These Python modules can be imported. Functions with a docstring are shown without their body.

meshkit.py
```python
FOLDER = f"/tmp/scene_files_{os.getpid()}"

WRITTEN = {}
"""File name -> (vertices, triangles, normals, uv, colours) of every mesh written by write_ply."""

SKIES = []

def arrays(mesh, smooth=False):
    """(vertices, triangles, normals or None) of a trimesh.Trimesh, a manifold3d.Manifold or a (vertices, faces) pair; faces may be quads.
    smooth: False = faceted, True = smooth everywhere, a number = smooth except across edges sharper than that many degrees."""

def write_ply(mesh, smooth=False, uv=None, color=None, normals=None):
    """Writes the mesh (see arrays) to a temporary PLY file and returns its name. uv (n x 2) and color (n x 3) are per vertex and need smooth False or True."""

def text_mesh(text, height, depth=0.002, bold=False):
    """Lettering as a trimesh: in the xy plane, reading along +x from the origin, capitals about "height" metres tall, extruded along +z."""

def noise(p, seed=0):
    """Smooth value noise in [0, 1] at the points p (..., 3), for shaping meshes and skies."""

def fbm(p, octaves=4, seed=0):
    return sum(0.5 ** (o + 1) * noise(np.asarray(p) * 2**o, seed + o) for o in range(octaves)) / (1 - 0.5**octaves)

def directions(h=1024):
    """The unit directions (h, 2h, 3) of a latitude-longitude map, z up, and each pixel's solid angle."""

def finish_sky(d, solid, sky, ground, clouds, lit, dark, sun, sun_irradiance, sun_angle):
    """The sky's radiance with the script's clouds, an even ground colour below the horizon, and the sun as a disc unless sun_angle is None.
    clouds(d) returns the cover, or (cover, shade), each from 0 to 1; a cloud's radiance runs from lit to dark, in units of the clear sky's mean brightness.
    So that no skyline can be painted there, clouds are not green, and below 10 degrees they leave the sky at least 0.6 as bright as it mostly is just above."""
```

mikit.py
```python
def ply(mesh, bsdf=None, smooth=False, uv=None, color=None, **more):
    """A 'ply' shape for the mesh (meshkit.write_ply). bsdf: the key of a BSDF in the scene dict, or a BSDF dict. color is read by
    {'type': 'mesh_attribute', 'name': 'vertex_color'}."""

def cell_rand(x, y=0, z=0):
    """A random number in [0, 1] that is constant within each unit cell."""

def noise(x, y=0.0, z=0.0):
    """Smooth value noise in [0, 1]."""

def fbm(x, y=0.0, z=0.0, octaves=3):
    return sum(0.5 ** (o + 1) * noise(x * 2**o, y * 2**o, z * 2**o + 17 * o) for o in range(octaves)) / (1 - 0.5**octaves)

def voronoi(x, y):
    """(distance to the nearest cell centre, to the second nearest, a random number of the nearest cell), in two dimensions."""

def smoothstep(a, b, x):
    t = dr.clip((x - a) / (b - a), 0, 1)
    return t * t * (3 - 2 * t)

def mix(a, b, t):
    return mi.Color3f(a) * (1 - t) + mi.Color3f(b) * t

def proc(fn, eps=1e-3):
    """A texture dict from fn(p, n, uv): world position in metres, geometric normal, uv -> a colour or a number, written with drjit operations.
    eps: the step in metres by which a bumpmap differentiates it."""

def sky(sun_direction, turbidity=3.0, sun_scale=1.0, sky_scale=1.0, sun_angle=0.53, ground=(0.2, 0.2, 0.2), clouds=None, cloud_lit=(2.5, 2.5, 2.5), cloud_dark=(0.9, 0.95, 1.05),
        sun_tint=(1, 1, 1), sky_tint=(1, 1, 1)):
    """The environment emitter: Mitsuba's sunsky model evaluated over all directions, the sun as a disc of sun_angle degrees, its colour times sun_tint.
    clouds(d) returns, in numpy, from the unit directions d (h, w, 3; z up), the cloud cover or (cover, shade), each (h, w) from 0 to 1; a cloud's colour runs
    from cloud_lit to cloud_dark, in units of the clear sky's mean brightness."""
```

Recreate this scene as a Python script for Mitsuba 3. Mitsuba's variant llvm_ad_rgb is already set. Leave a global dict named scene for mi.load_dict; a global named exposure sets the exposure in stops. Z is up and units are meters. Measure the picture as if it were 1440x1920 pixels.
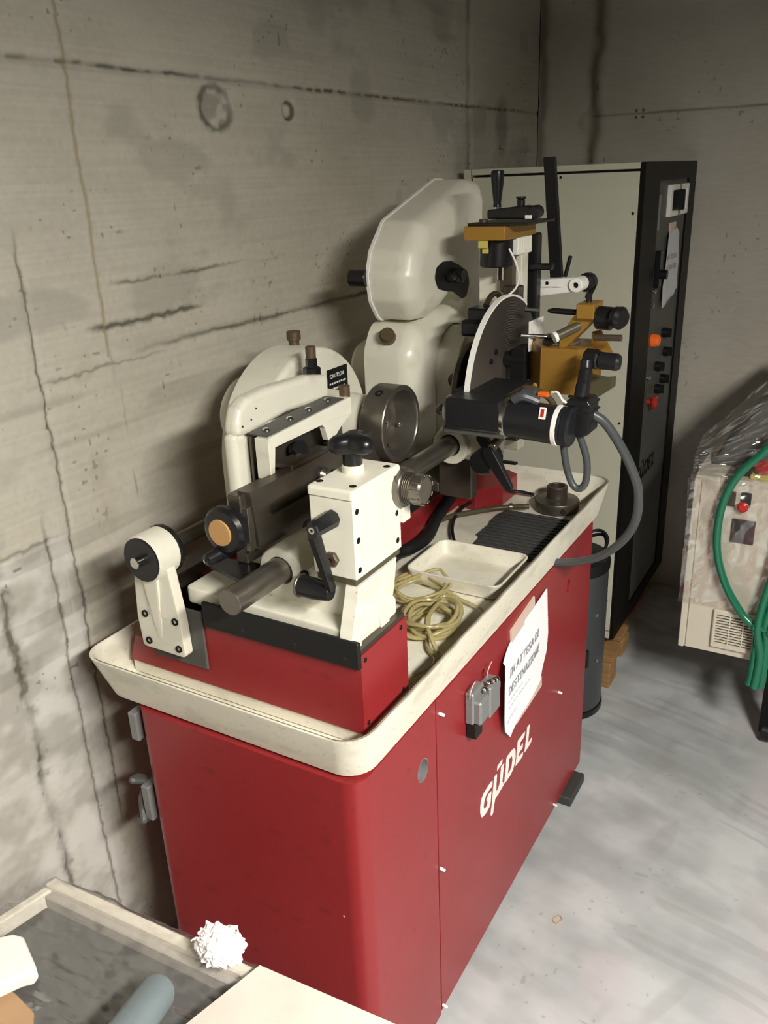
import math, random
import numpy as np, trimesh, shapely
import mitsuba as mi, drjit as dr
import mikit, meshkit
from mikit import noise, fbm, voronoi, smoothstep, mix
T = mi.ScalarTransform4f
scene, labels = {}, {}

# ------------------------------------------------------------------ camera, light, exposure
_f, _pi, _ro, _ya = 1583.5, 0.376857, 0.0422458, -0.5411647
_fw = np.array([math.sin(_ya) * math.cos(_pi), math.cos(_ya) * math.cos(_pi), -math.sin(_pi)])
_r0 = np.array([math.cos(_ya), -math.sin(_ya), 0.0])
_d0 = np.cross(_fw, _r0)
_dn = -math.sin(_ro) * _r0 + math.cos(_ro) * _d0
CAM = np.array([0.0, 0.0, 1.6])
scene['camera'] = {'type': 'perspective', 'fov': math.degrees(2 * math.atan(720 / _f)), 'fov_axis': 'x', 'near_clip': 0.02, 'far_clip': 50.0,
                   'to_world': T().look_at(origin=CAM.tolist(), target=(CAM + _fw).tolist(), up=(-_dn).tolist())}
exposure = 0.0
# a shielded tube lamp hangs right of the machine, its light going down only: (x, y, z, length along y, radiance)
LAMPS = [(0.78, 0.12, 2.05, 0.90, 262.0)]
LAMP_COLOUR = (1.0, 0.965, 0.875)

# ------------------------------------------------------------------ helpers
def uniq(key):
    if key not in labels and key not in scene and not any(k.startswith(key + '__') for k in scene):
        return key
    i = 1
    while True:
        k = f'{key}_{i:03d}'
        if k not in labels and k not in scene and not any(q.startswith(k + '__') for q in scene):
            return k
        i += 1

def thing(name, label, cat, group=None):
    k = uniq(name)
    labels[k] = {'label': label, 'category': cat}
    if group: labels[k]['group'] = group
    return k

def obj(name, mesh, mat, parent=None, smooth=32, label=None, **kw):
    k = uniq(name if parent is None else parent + '__' + name)
    if isinstance(mesh, dict): scene[k] = dict(mesh)
    else: scene[k] = mikit.ply(mesh, mat, smooth=smooth, **kw)
    if label: labels[k] = {'label': label}
    return k

def one(name, mesh, mat, label, cat, smooth=32, **kw):
    k = obj(name, mesh, mat, None, smooth, **kw)
    labels[k] = {'label': label, 'category': cat}
    return k

def struct(name, mesh, mat, label=None, parent=None, smooth=False):
    k = obj(name, mesh, mat, parent, smooth)
    labels[k] = {'kind': 'structure'}
    if label: labels[k]['label'] = label
    return k

def cat(*ms): return trimesh.util.concatenate([m for m in ms])

def tri(v, f):
    m = trimesh.Trimesh(np.asarray(v, float), np.asarray(f, int), process=False)
    m.merge_vertices()
    if m.is_watertight and m.volume < 0: m.invert()
    return m

def box(x0, x1, y0, y1, z0, z1, b=0.002):
    """A box with chamfered edges."""
    lo, hi = np.array([min(x0, x1), min(y0, y1), min(z0, z1)]), np.array([max(x0, x1), max(y0, y1), max(z0, z1)])
    b = min(b, 0.45 * (hi - lo).min())
    if b <= 0:
        m = trimesh.creation.box(hi - lo); m.apply_translation((lo + hi) / 2); return m
    pts = []
    for k in range(3):
        for s in np.ndindex(2, 2, 2):
            p = [(lo[i] + (0 if i == k else b)) if s[i] == 0 else (hi[i] - (0 if i == k else b)) for i in range(3)]
            pts.append(p)
    return trimesh.convex.convex_hull(np.array(pts))

def hull(pts): return trimesh.convex.convex_hull(np.array(pts, float))

def frame(d):
    d = np.asarray(d, float); d = d / np.linalg.norm(d)
    a = np.cross(d, [0, 0, 1.0] if abs(d[2]) < 0.9 else [1.0, 0, 0]); a /= np.linalg.norm(a)
    return a, np.cross(d, a), d

def loft(rings, cap0=True, cap1=True, closed=False):
    rings = [np.asarray(r, float) for r in rings]
    n, v, f = len(rings[0]), np.vstack(rings), []
    m = len(rings)
    for i in range(m if closed else m - 1):
        a, b = i * n, ((i + 1) % m) * n
        for j in range(n):
            k = (j + 1) % n
            f += [[a + j, a + k, b + k], [a + j, b + k, b + j]]
    if not closed:
        for on, ring, base, flip in ((cap0, rings[0], 0, True), (cap1, rings[-1], (m - 1) * n, False)):
            if on:
                c = len(v); v = np.vstack([v, ring.mean(0)])
                for j in range(n):
                    k = (j + 1) % n
                    f.append([base + k, base + j, c] if flip else [base + j, base + k, c])
    return tri(v, f)

def lathe(prof, p0, d, n=40):
    """prof: (radius, height along d) pairs; closed onto the axis at the ends where radius is 0."""
    a, b, d = frame(d); p0 = np.asarray(p0, float)
    t = np.arange(n) * 2 * np.pi / n
    ring = np.cos(t)[:, None] * a + np.sin(t)[:, None] * b
    return loft([p0 + d * h + ring * max(r, 1e-5) for r, h in prof])

def cyl(p0, p1, r, b=0.001, n=36, r1=None):
    p0, p1 = np.asarray(p0, float), np.asarray(p1, float)
    L = np.linalg.norm(p1 - p0); r1 = r if r1 is None else r1
    b = min(b, 0.4 * L, 0.4 * min(r, r1))
    return lathe([(r - b, 0), (r, b), (r1, L - b), (r1 - b, L)], p0, p1 - p0, n)

def ringmesh(p0, d, ro, ri, L, b=0.001, n=48):
    """An open tube wall of length L."""
    a, bb, d = frame(d); p0 = np.asarray(p0, float)
    t = np.arange(n) * 2 * np.pi / n
    ring = np.cos(t)[:, None] * a + np.sin(t)[:, None] * bb
    prof = [(ri + b, 0), (ro - b, 0), (ro, b), (ro, L - b), (ro - b, L), (ri + b, L), (ri, L - b), (ri, b)]
    return loft([p0 + d * h + ring * r for r, h in prof], closed=True)

def smooth_path(pts, k=8):
    p = np.asarray(pts, float)
    q = np.vstack([2 * p[0] - p[1], p, 2 * p[-1] - p[-2]])
    out = []
    for i in range(1, len(q) - 2):
        for t in np.arange(k) / k:
            a, b, c, d = q[i - 1], q[i], q[i + 1], q[i + 2]
            out.append(0.5 * (2 * b + (c - a) * t + (2 * a - 5 * b + 4 * c - d) * t * t + (3 * b - a - 3 * c + d) * t ** 3))
    return np.array(out + [p[-1]])

def tube(pts, r, n=12, k=8, smooth=True):
    p = smooth_path(pts, k) if smooth else np.asarray(pts, float)
    t = np.gradient(p, axis=0); t /= np.linalg.norm(t, axis=1, keepdims=True)
    a = frame(t[0])[0]; rings = []
    ang = np.arange(n) * 2 * np.pi / n
    rr = np.broadcast_to(r, (len(p),))
    for i in range(len(p)):
        a = a - t[i] * (a @ t[i]); a /= np.linalg.norm(a)
        b = np.cross(t[i], a)
        rings.append(p[i] + rr[i] * (np.cos(ang)[:, None] * a + np.sin(ang)[:, None] * b))
    return loft(rings)

def rp(pts, r, q=6):
    """Outline with its convex corners rounded."""
    g = shapely.Polygon(pts).buffer(-r).buffer(r, quad_segs=q)
    return np.array(g.exterior.coords)[:-1]

def dense(pts, ds=0.012):
    p = np.asarray(pts, float); out = []
    for a, b in zip(p, np.roll(p, -1, 0)):
        k = max(1, int(np.ceil(np.linalg.norm(b - a) / ds)))
        out += [a + (b - a) * i / k for i in range(k)]
    return np.array(out)

def extr(pts, ax, a0, a1, bev=0.0, segs=3, both=True):
    """Extrude the outline along x, y or z (outline in the other two axes, in order) with rounded end edges."""
    P = np.asarray(pts, float)
    if 0.5 * np.sum(P[:, 0] * np.roll(P[:, 1], -1) - P[:, 1] * np.roll(P[:, 0], -1)) < 0: P = P[::-1]
    e = np.roll(P, -1, 0) - P; e /= np.linalg.norm(e, axis=1, keepdims=True)
    nr = np.stack([e[:, 1], -e[:, 0]], 1)
    vn = nr + np.roll(nr, 1, 0)
    vn /= np.maximum((vn * nr).sum(1, keepdims=True), 0.35)
    s = 1 if a1 > a0 else -1
    lev = []
    if bev > 0:
        for k in range(segs + 1):
            t = math.pi / 2 * k / segs
            lev.append((bev * (1 - math.sin(t)), bev * (1 - math.cos(t))))
        end = [(i, abs(a1 - a0) - h) for i, h in lev][::-1]
        lev = (lev if both else [(0, 0)]) + end
    else:
        lev = [(0, 0), (0, abs(a1 - a0))]
    def put(q, h):
        a = np.full(len(q), a0 + s * h)
        return {'x': np.stack([a, q[:, 0], q[:, 1]], 1), 'y': np.stack([q[:, 0], a, q[:, 1]], 1), 'z': np.stack([q[:, 0], q[:, 1], a], 1)}[ax]
    rings = [put(P - vn * i, h) for i, h in lev]
    n = len(P); v = np.vstack(rings); f = []
    for i in range(len(rings) - 1):
        for j in range(n):
            k = (j + 1) % n
            f += [[i * n + j, i * n + k, (i + 1) * n + k], [i * n + j, (i + 1) * n + k, (i + 1) * n + j]]
    import mapbox_earcut as ec
    for base, (ins, _), flip in ((0, lev[0], True), ((len(rings) - 1) * n, lev[-1], False)):
        q = (P - vn * ins)
        t = ec.triangulate_float64(q, np.array([n], np.uint32)).reshape(-1, 3).astype(int)
        f += (base + (t[:, ::-1] if flip else t)).tolist()
    m = trimesh.Trimesh(v, np.array(f), process=False); m.merge_vertices(); m.fix_normals()
    return m

import manifold3d as m3
def mf(m):
    m = trimesh.Trimesh(m.vertices, m.faces, process=False)
    m.merge_vertices(digits_vertex=7); m.update_faces(m.nondegenerate_faces()); m.fix_normals()
    if m.volume < 0: m.invert()
    r = m3.Manifold(m3.Mesh(np.asarray(m.vertices, np.float32), np.asarray(m.faces, np.uint32)))
    if r.is_empty(): raise ValueError('not a solid')
    return r
def un(r):
    q = r.to_mesh(); return trimesh.Trimesh(q.vert_properties[:, :3], q.tri_verts, process=False)
def cut(a, *bs):
    r = mf(a)
    for b in bs: r = r - mf(b)
    return un(r)

def uni(*ms):
    r = mf(ms[0])
    for m in ms[1:]: r = r + mf(m)
    return un(r)

def rrect(x0, x1, y0, y1, r, z, q=6):
    pts = []
    for cx, cy, a0 in ((x1 - r, y1 - r, 0), (x0 + r, y1 - r, 90), (x0 + r, y0 + r, 180), (x1 - r, y0 + r, 270)):
        for k in range(q + 1):
            a = math.radians(a0 + 90 * k / q); pts.append((cx + r * math.cos(a), cy + r * math.sin(a), z))
    return np.array(pts)

def ellipse(c0, c1, r0, r1, n=32):
    t = np.arange(n) * 2 * np.pi / n
    return np.stack([c0 + r0 * np.cos(t), c1 + r1 * np.sin(t)], 1)

def side_text(text, y, z, h, x, depth=0.0008, slope=0.0, bold=False, shear=0.0, sx=1.0):
    """Lettering on a face that looks along +x: reads along +y."""
    m = meshkit.text_mesh(text, h, depth, bold)
    v = np.array(m.vertices)
    u = (v[:, 0] + shear * v[:, 1]) * sx
    w = np.stack([x + v[:, 2], y + u, z + v[:, 1] + slope * u], 1)
    m = trimesh.Trimesh(w, m.faces, process=False)
    return m

# ------------------------------------------------------------------ materials
def rgb(c): return {'type': 'rgb', 'value': list(c)}
def pr(c, rough=0.4, metal=0.0, spec=0.5, two=True, **kw):
    b = {'type': 'principled', 'base_color': rgb(c) if not isinstance(c, dict) else c, 'roughness': rough if isinstance(rough, dict) else float(rough), 'metallic': float(metal), 'specular': float(spec), **kw}
    return {'type': 'twosided', 'bsdf': b} if two else b

def cream_fn(p, n, uv):
    a = fbm(p.x * 9, p.y * 9, p.z * 9, 3)
    s = noise(p.x * 90, p.y * 90, p.z * 90)
    g = smoothstep(0.62, 0.85, fbm(p.x * 26, p.y * 26, p.z * 26 + 5, 2))
    c = mix((0.66, 0.635, 0.53), (0.72, 0.70, 0.60), a)
    c = mix(c, (0.50, 0.46, 0.35), 0.35 * g)
    return mix(c, (0.3, 0.26, 0.18), 0.7 * smoothstep(0.955, 0.985, s))
def tray_fn(p, n, uv):
    a = fbm(p.x * 7, p.y * 7, p.z * 7, 3)
    g = smoothstep(0.5, 0.78, fbm(p.x * 16 + 3, p.y * 16, p.z * 30, 3))
    s = smoothstep(0.66, 0.82, fbm(p.x * 150, p.y * 150, p.z * 150 + 9, 2))
    c = mix((0.62, 0.59, 0.49), (0.70, 0.67, 0.57), a)
    c = mix(c, (0.42, 0.39, 0.30), 0.40 * g)
    c = mix(c, (0.16, 0.13, 0.09), 0.75 * smoothstep(0.8525, 0.8545, p.z) * smoothstep(0.25, 0.55, fbm(p.x * 8, p.y * 8, 3.0, 3)) * smoothstep(-0.62, -0.58, p.x))
    return mix(c, (0.30, 0.27, 0.20), 0.30 * s)
def red_fn(p, n, uv):
    a = fbm(p.x * 5, p.y * 5, p.z * 5, 3)
    s = smoothstep(0.72, 0.88, fbm(p.x * 40, p.y * 40, p.z * 40, 2))
    c = mix((0.225, 0.017, 0.020), (0.265, 0.022, 0.026), a)
    return mix(c, (0.15, 0.018, 0.018), 0.4 * s)
def steel_fn(p, n, uv):
    a = fbm(p.x * 14, p.y * 14, p.z * 14, 3)
    return mix((0.12, 0.105, 0.088), (0.24, 0.22, 0.19), a)
def dsteel_fn(p, n, uv):
    a = fbm(p.x * 22, p.y * 12, p.z * 22, 3)
    b = smoothstep(0.55, 0.75, fbm(p.x * 9 + 4, p.y * 9, p.z * 9, 2))
    return mix(mix((0.07, 0.062, 0.052), (0.16, 0.14, 0.115), a), (0.13, 0.085, 0.05), 0.5 * b)
def wood_fn(p, n, uv):
    g = noise(p.x * 14 + fbm(p.x * 4, p.y * 4, p.z * 4) * 3, p.y * 60, p.z * 140)
    k = fbm(p.x * 8, p.y * 8, p.z * 8)
    return mix((0.18, 0.09, 0.035), (0.36, 0.20, 0.088), g * 0.6 + k * 0.4)
def frame_fn(p, n, uv):
    g = noise(p.x * 6, p.y * 150, p.z * 150)
    return mix((0.68, 0.62, 0.52), (0.78, 0.73, 0.63), g)
def sheet_fn(p, n, uv):
    a = fbm(p.x * 12, p.y * 12, p.z * 12, 3)
    return mix((0.50, 0.455, 0.40), (0.64, 0.60, 0.54), a)
def graypaint_fn(p, n, uv):
    a = fbm(p.x * 3, p.y * 3, p.z * 3, 3)
    return mix((0.475, 0.47, 0.375), (0.53, 0.52, 0.42), a)
def rib_fn(p, n, uv):
    r = dr.sqrt(dr.square(p.y - 1.665) + dr.square(p.z - 1.165))
    return 0.5 + 0.5 * dr.sin(r * 2 * math.pi / 0.0055)

def band(x, c, w): return dr.exp(-dr.square((x - c) / w))
def inside(x, a, b, s=0.03): return smoothstep(a - s, a + s, x) * (1 - smoothstep(b - s, b + s, x))

def wall_left_fn(p, n, uv):
    y, z = p.y, p.z
    big = fbm(y * 1.6, z * 2.2, 3.0, 4)
    mid = fbm(y * 7, z * 11, 7.0, 3)
    fine = noise(y * 5 + 0.4 * mid, z * 210, 1.0)
    fine2 = noise(y * 130, z * 130, 2.0)
    c = mix((0.44, 0.41, 0.345), (0.59, 0.555, 0.475), big * 0.55 + mid * 0.45)
    c = c * (0.93 + 0.08 * fine + 0.07 * fine2)
    rag = (fbm(y * 75, z * 75, 51.0, 2) - 0.5) * 0.009
    wob = (fbm(y * 9, z * 9, 5.0, 2) - 0.5) * 0.016 + rag
    low = fbm(y * 13 + z * 5, z * 17 - y * 4, 71.0, 4)
    patch = inside(y + wob * 3, -9.0, 0.92, 0.01) * inside(z + wob * 3, -1.0, 1.03, 0.012)
    c = mix(c, mix((0.40, 0.385, 0.36), (0.68, 0.665, 0.635), smoothstep(0.25, 0.66, low)), 0.70 * patch)
    c = mix(c, (0.32, 0.30, 0.26), 0.40 * smoothstep(0.58, 0.74, fbm(y * 5.5, z * 8.5, 77.0, 4)))
    brk = smoothstep(0.32, 0.62, noise(y * 16, z * 16, 9.0))
    brk2 = smoothstep(0.38, 0.70, fbm(y * 6, z * 40, 19.0, 2))
    d = band(z + wob * 0.35, 1.795, 0.0042) * (0.25 + 0.75 * noise(y * 7, 1.0, 3.0)) * (0.35 + 0.65 * smoothstep(0.3, 0.6, noise(y * 55, z * 30, 5.0)))
    d += 0.7 * band(z + wob, 1.442, 0.004) * inside(y, 1.12, 1.62) * brk2
    d += 0.9 * band(z + wob, 1.369, 0.006) * inside(y, 1.05, 1.33) * brk2
    d += 0.8 * band(z + wob * 0.5, 1.314, 0.005) * inside(y, 1.15, 2.2) * (0.4 + 0.6 * brk2)
    d += 0.5 * band(z + wob, 1.30, 0.003) * inside(y, 0.6, 1.2) * brk2
    d += 0.5 * band(z + wob, 1.03, 0.004) * inside(y, 0.3, 0.95) * brk2
    d += 0.7 * band(y + wob * 0.8, 0.922, 0.003) * inside(z, 0.40, 1.52, 0.05)
    d += 0.6 * band(y + wob * 0.8, 0.872, 0.003) * inside(z, 0.1, 1.05, 0.05)
    d += 0.75 * band(y + wob * 2.2, 0.775, 0.010) * inside(z, 0.1, 1.06, 0.05) * (0.3 + 0.7 * brk)
    d += 0.5 * band(y + wob, 2.645, 0.012) * (0.4 + 0.6 * brk)
    d += 0.45 * band(y + wob * 0.6, 1.09, 0.0025) * inside(z, 0.95, 1.30, 0.05) * brk
    streak = smoothstep(0.60, 0.72, noise(y * 3.2, z * 27, 23.0)) * smoothstep(0.5, 0.72, noise(y * 1.3, z * 2.5, 29.0))
    d += 0.20 * streak
    spot = smoothstep(0.86, 0.93, noise(y * 95, z * 95, 31.0)) * smoothstep(0.55, 0.75, noise(y * 9, z * 9, 37.0))
    d += 0.45 * spot
    rt = dr.sqrt(dr.square((y - 1.445) * 0.9) + dr.square(z - 1.742)) + wob * 1.2
    d += 0.62 * band(rt, 0.040, 0.007) * (0.45 + 0.55 * brk) + 0.38 * inside(rt, -1.0, 0.038, 0.006) * smoothstep(0.35, 0.6, fbm(y * 45, z * 45, 81.0, 2))
    d += 0.9 * band(dr.sqrt(dr.square(y - 1.69) + dr.square(z - 1.746)), 0.017, 0.004)
    d += 0.4 * inside(dr.sqrt(dr.square((y - 2.905)) + dr.square((z - 1.74) * 0.6)) + wob, -1.0, 0.05, 0.02)
    c = mix(c, (0.085, 0.075, 0.055), dr.clip(d, 0, 0.85))
    tan = band(y + wob * 0.7, 1.078, 0.004) * inside(z, 1.30, 2.3, 0.05)
    tan += 0.35 * inside(y + wob * 2, 1.00, 1.07, 0.025) * inside(z, 1.0, 1.33, 0.05) * brk
    c = mix(c, (0.30, 0.235, 0.125), dr.clip(0.62 * tan, 0, 1))
    pale = 0.5 * inside(y, 0.885, 0.915, 0.006) * inside(z, 0.4, 1.1, 0.06) * noise(y * 300, z * 5, 3.0)
    pale += 0.5 * smoothstep(0.60, 0.75, noise(y * 60, z * 60, 41.0)) * band(y + wob * 2, 0.765, 0.02) * inside(z, 0.2, 0.95)
    return mix(c, (0.55, 0.54, 0.50), dr.clip(pale, 0, 1))

def wall_back_fn(p, n, uv):
    x, z = p.x, p.z
    big = fbm(x * 1.8, z * 2.0, 13.0, 4)
    mid = fbm(x * 9, z * 9, 17.0, 3)
    fine = noise(x * 40, z * 160, 3.0)
    c = mix((0.455, 0.42, 0.36), (0.60, 0.56, 0.495), big * 0.55 + mid * 0.45)
    c = c * (0.95 + 0.07 * fine)
    wob = (fbm(x * 12, z * 12, 5.0, 3) - 0.5) * 0.03
    d = band(x + wob, -1.005, 0.022) * 0.75 * inside(z, 1.25, 2.8)
    d += band(x + wob, -1.205, 0.018) * 0.6
    d += band(z + wob * 0.15, 1.772, 0.004) * inside(x, -1.0, 2.0) * (0.3 + 0.5 * noise(x * 9, 2.0, 2.0))
    d += 0.4 * smoothstep(0.86, 0.93, noise(x * 90, z * 90, 61.0)) * smoothstep(0.55, 0.75, noise(x * 8, z * 8, 67.0))
    for hx, hz in ((-0.862, 1.782), (-0.838, 1.782), (-0.862, 1.760), (-0.838, 1.760)):
        d += 0.9 * (1 - smoothstep(0.0035, 0.006, dr.sqrt(dr.square(x - hx) + dr.square(z - hz))))
    return mix(c, (0.085, 0.075, 0.055), dr.clip(d, 0, 0.85))

def wall_plain_fn(p, n, uv):
    big = fbm((p.x + p.y) * 1.8, p.z * 2.0, 13.0, 3)
    return mix((0.15, 0.14, 0.125), (0.22, 0.21, 0.185), big)

def floor_fn(p, n, uv):
    x, y = p.x, p.y
    w = fbm(x * 2.0, y * 2.0, 1.0, 3)
    u = x * 0.97 - y * 0.25 + 0.10 * w
    v = x * 0.25 + y * 0.97 + 0.10 * w
    q = fbm(x * 8.0, y * 8.0, 55.0, 4)
    q2 = fbm(u * 5.0, v * 16.0, 57.0, 4)
    big = fbm(x * 1.5 + 4, y * 1.5, 2.0, 4)
    smear = fbm(u * 3.0, v * 11.0, 5.0, 4)
    smear2 = fbm(u * 13.0, v * 3.5, 15.0, 3)
    c = mix((0.325, 0.345, 0.35), (0.475, 0.49, 0.50), dr.clip(0.22 * big + 0.33 * smear + 1.6 * (q - 0.5) + 1.4 * (q2 - 0.5) + 0.25, 0, 1))
    pink = smoothstep(0.52, 0.75, fbm(x * 3.3 + 9, y * 3.3, 8.0, 3))
    c = mix(c, (0.455, 0.42, 0.435), 0.6 * pink)
    dk = smoothstep(0.60, 0.80, fbm(u * 5, v * 9, 21.0, 3)) * 0.5 + smoothstep(0.66, 0.8, smear2) * 0.35
    dk += 0.35 * smoothstep(0.71, 0.76, noise(u * 2.2, v * 55, 33.0)) * smoothstep(0.5, 0.65, noise(u * 2, v * 2, 35.0))
    dk += 0.7 * smoothstep(0.90, 0.95, noise(x * 75, y * 75, 43.0)) * smoothstep(0.62, 0.75, noise(x * 6, y * 6, 47.0))
    return mix(c, (0.22, 0.215, 0.21), dr.clip(0.55 * dk, 0, 0.8))

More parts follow.
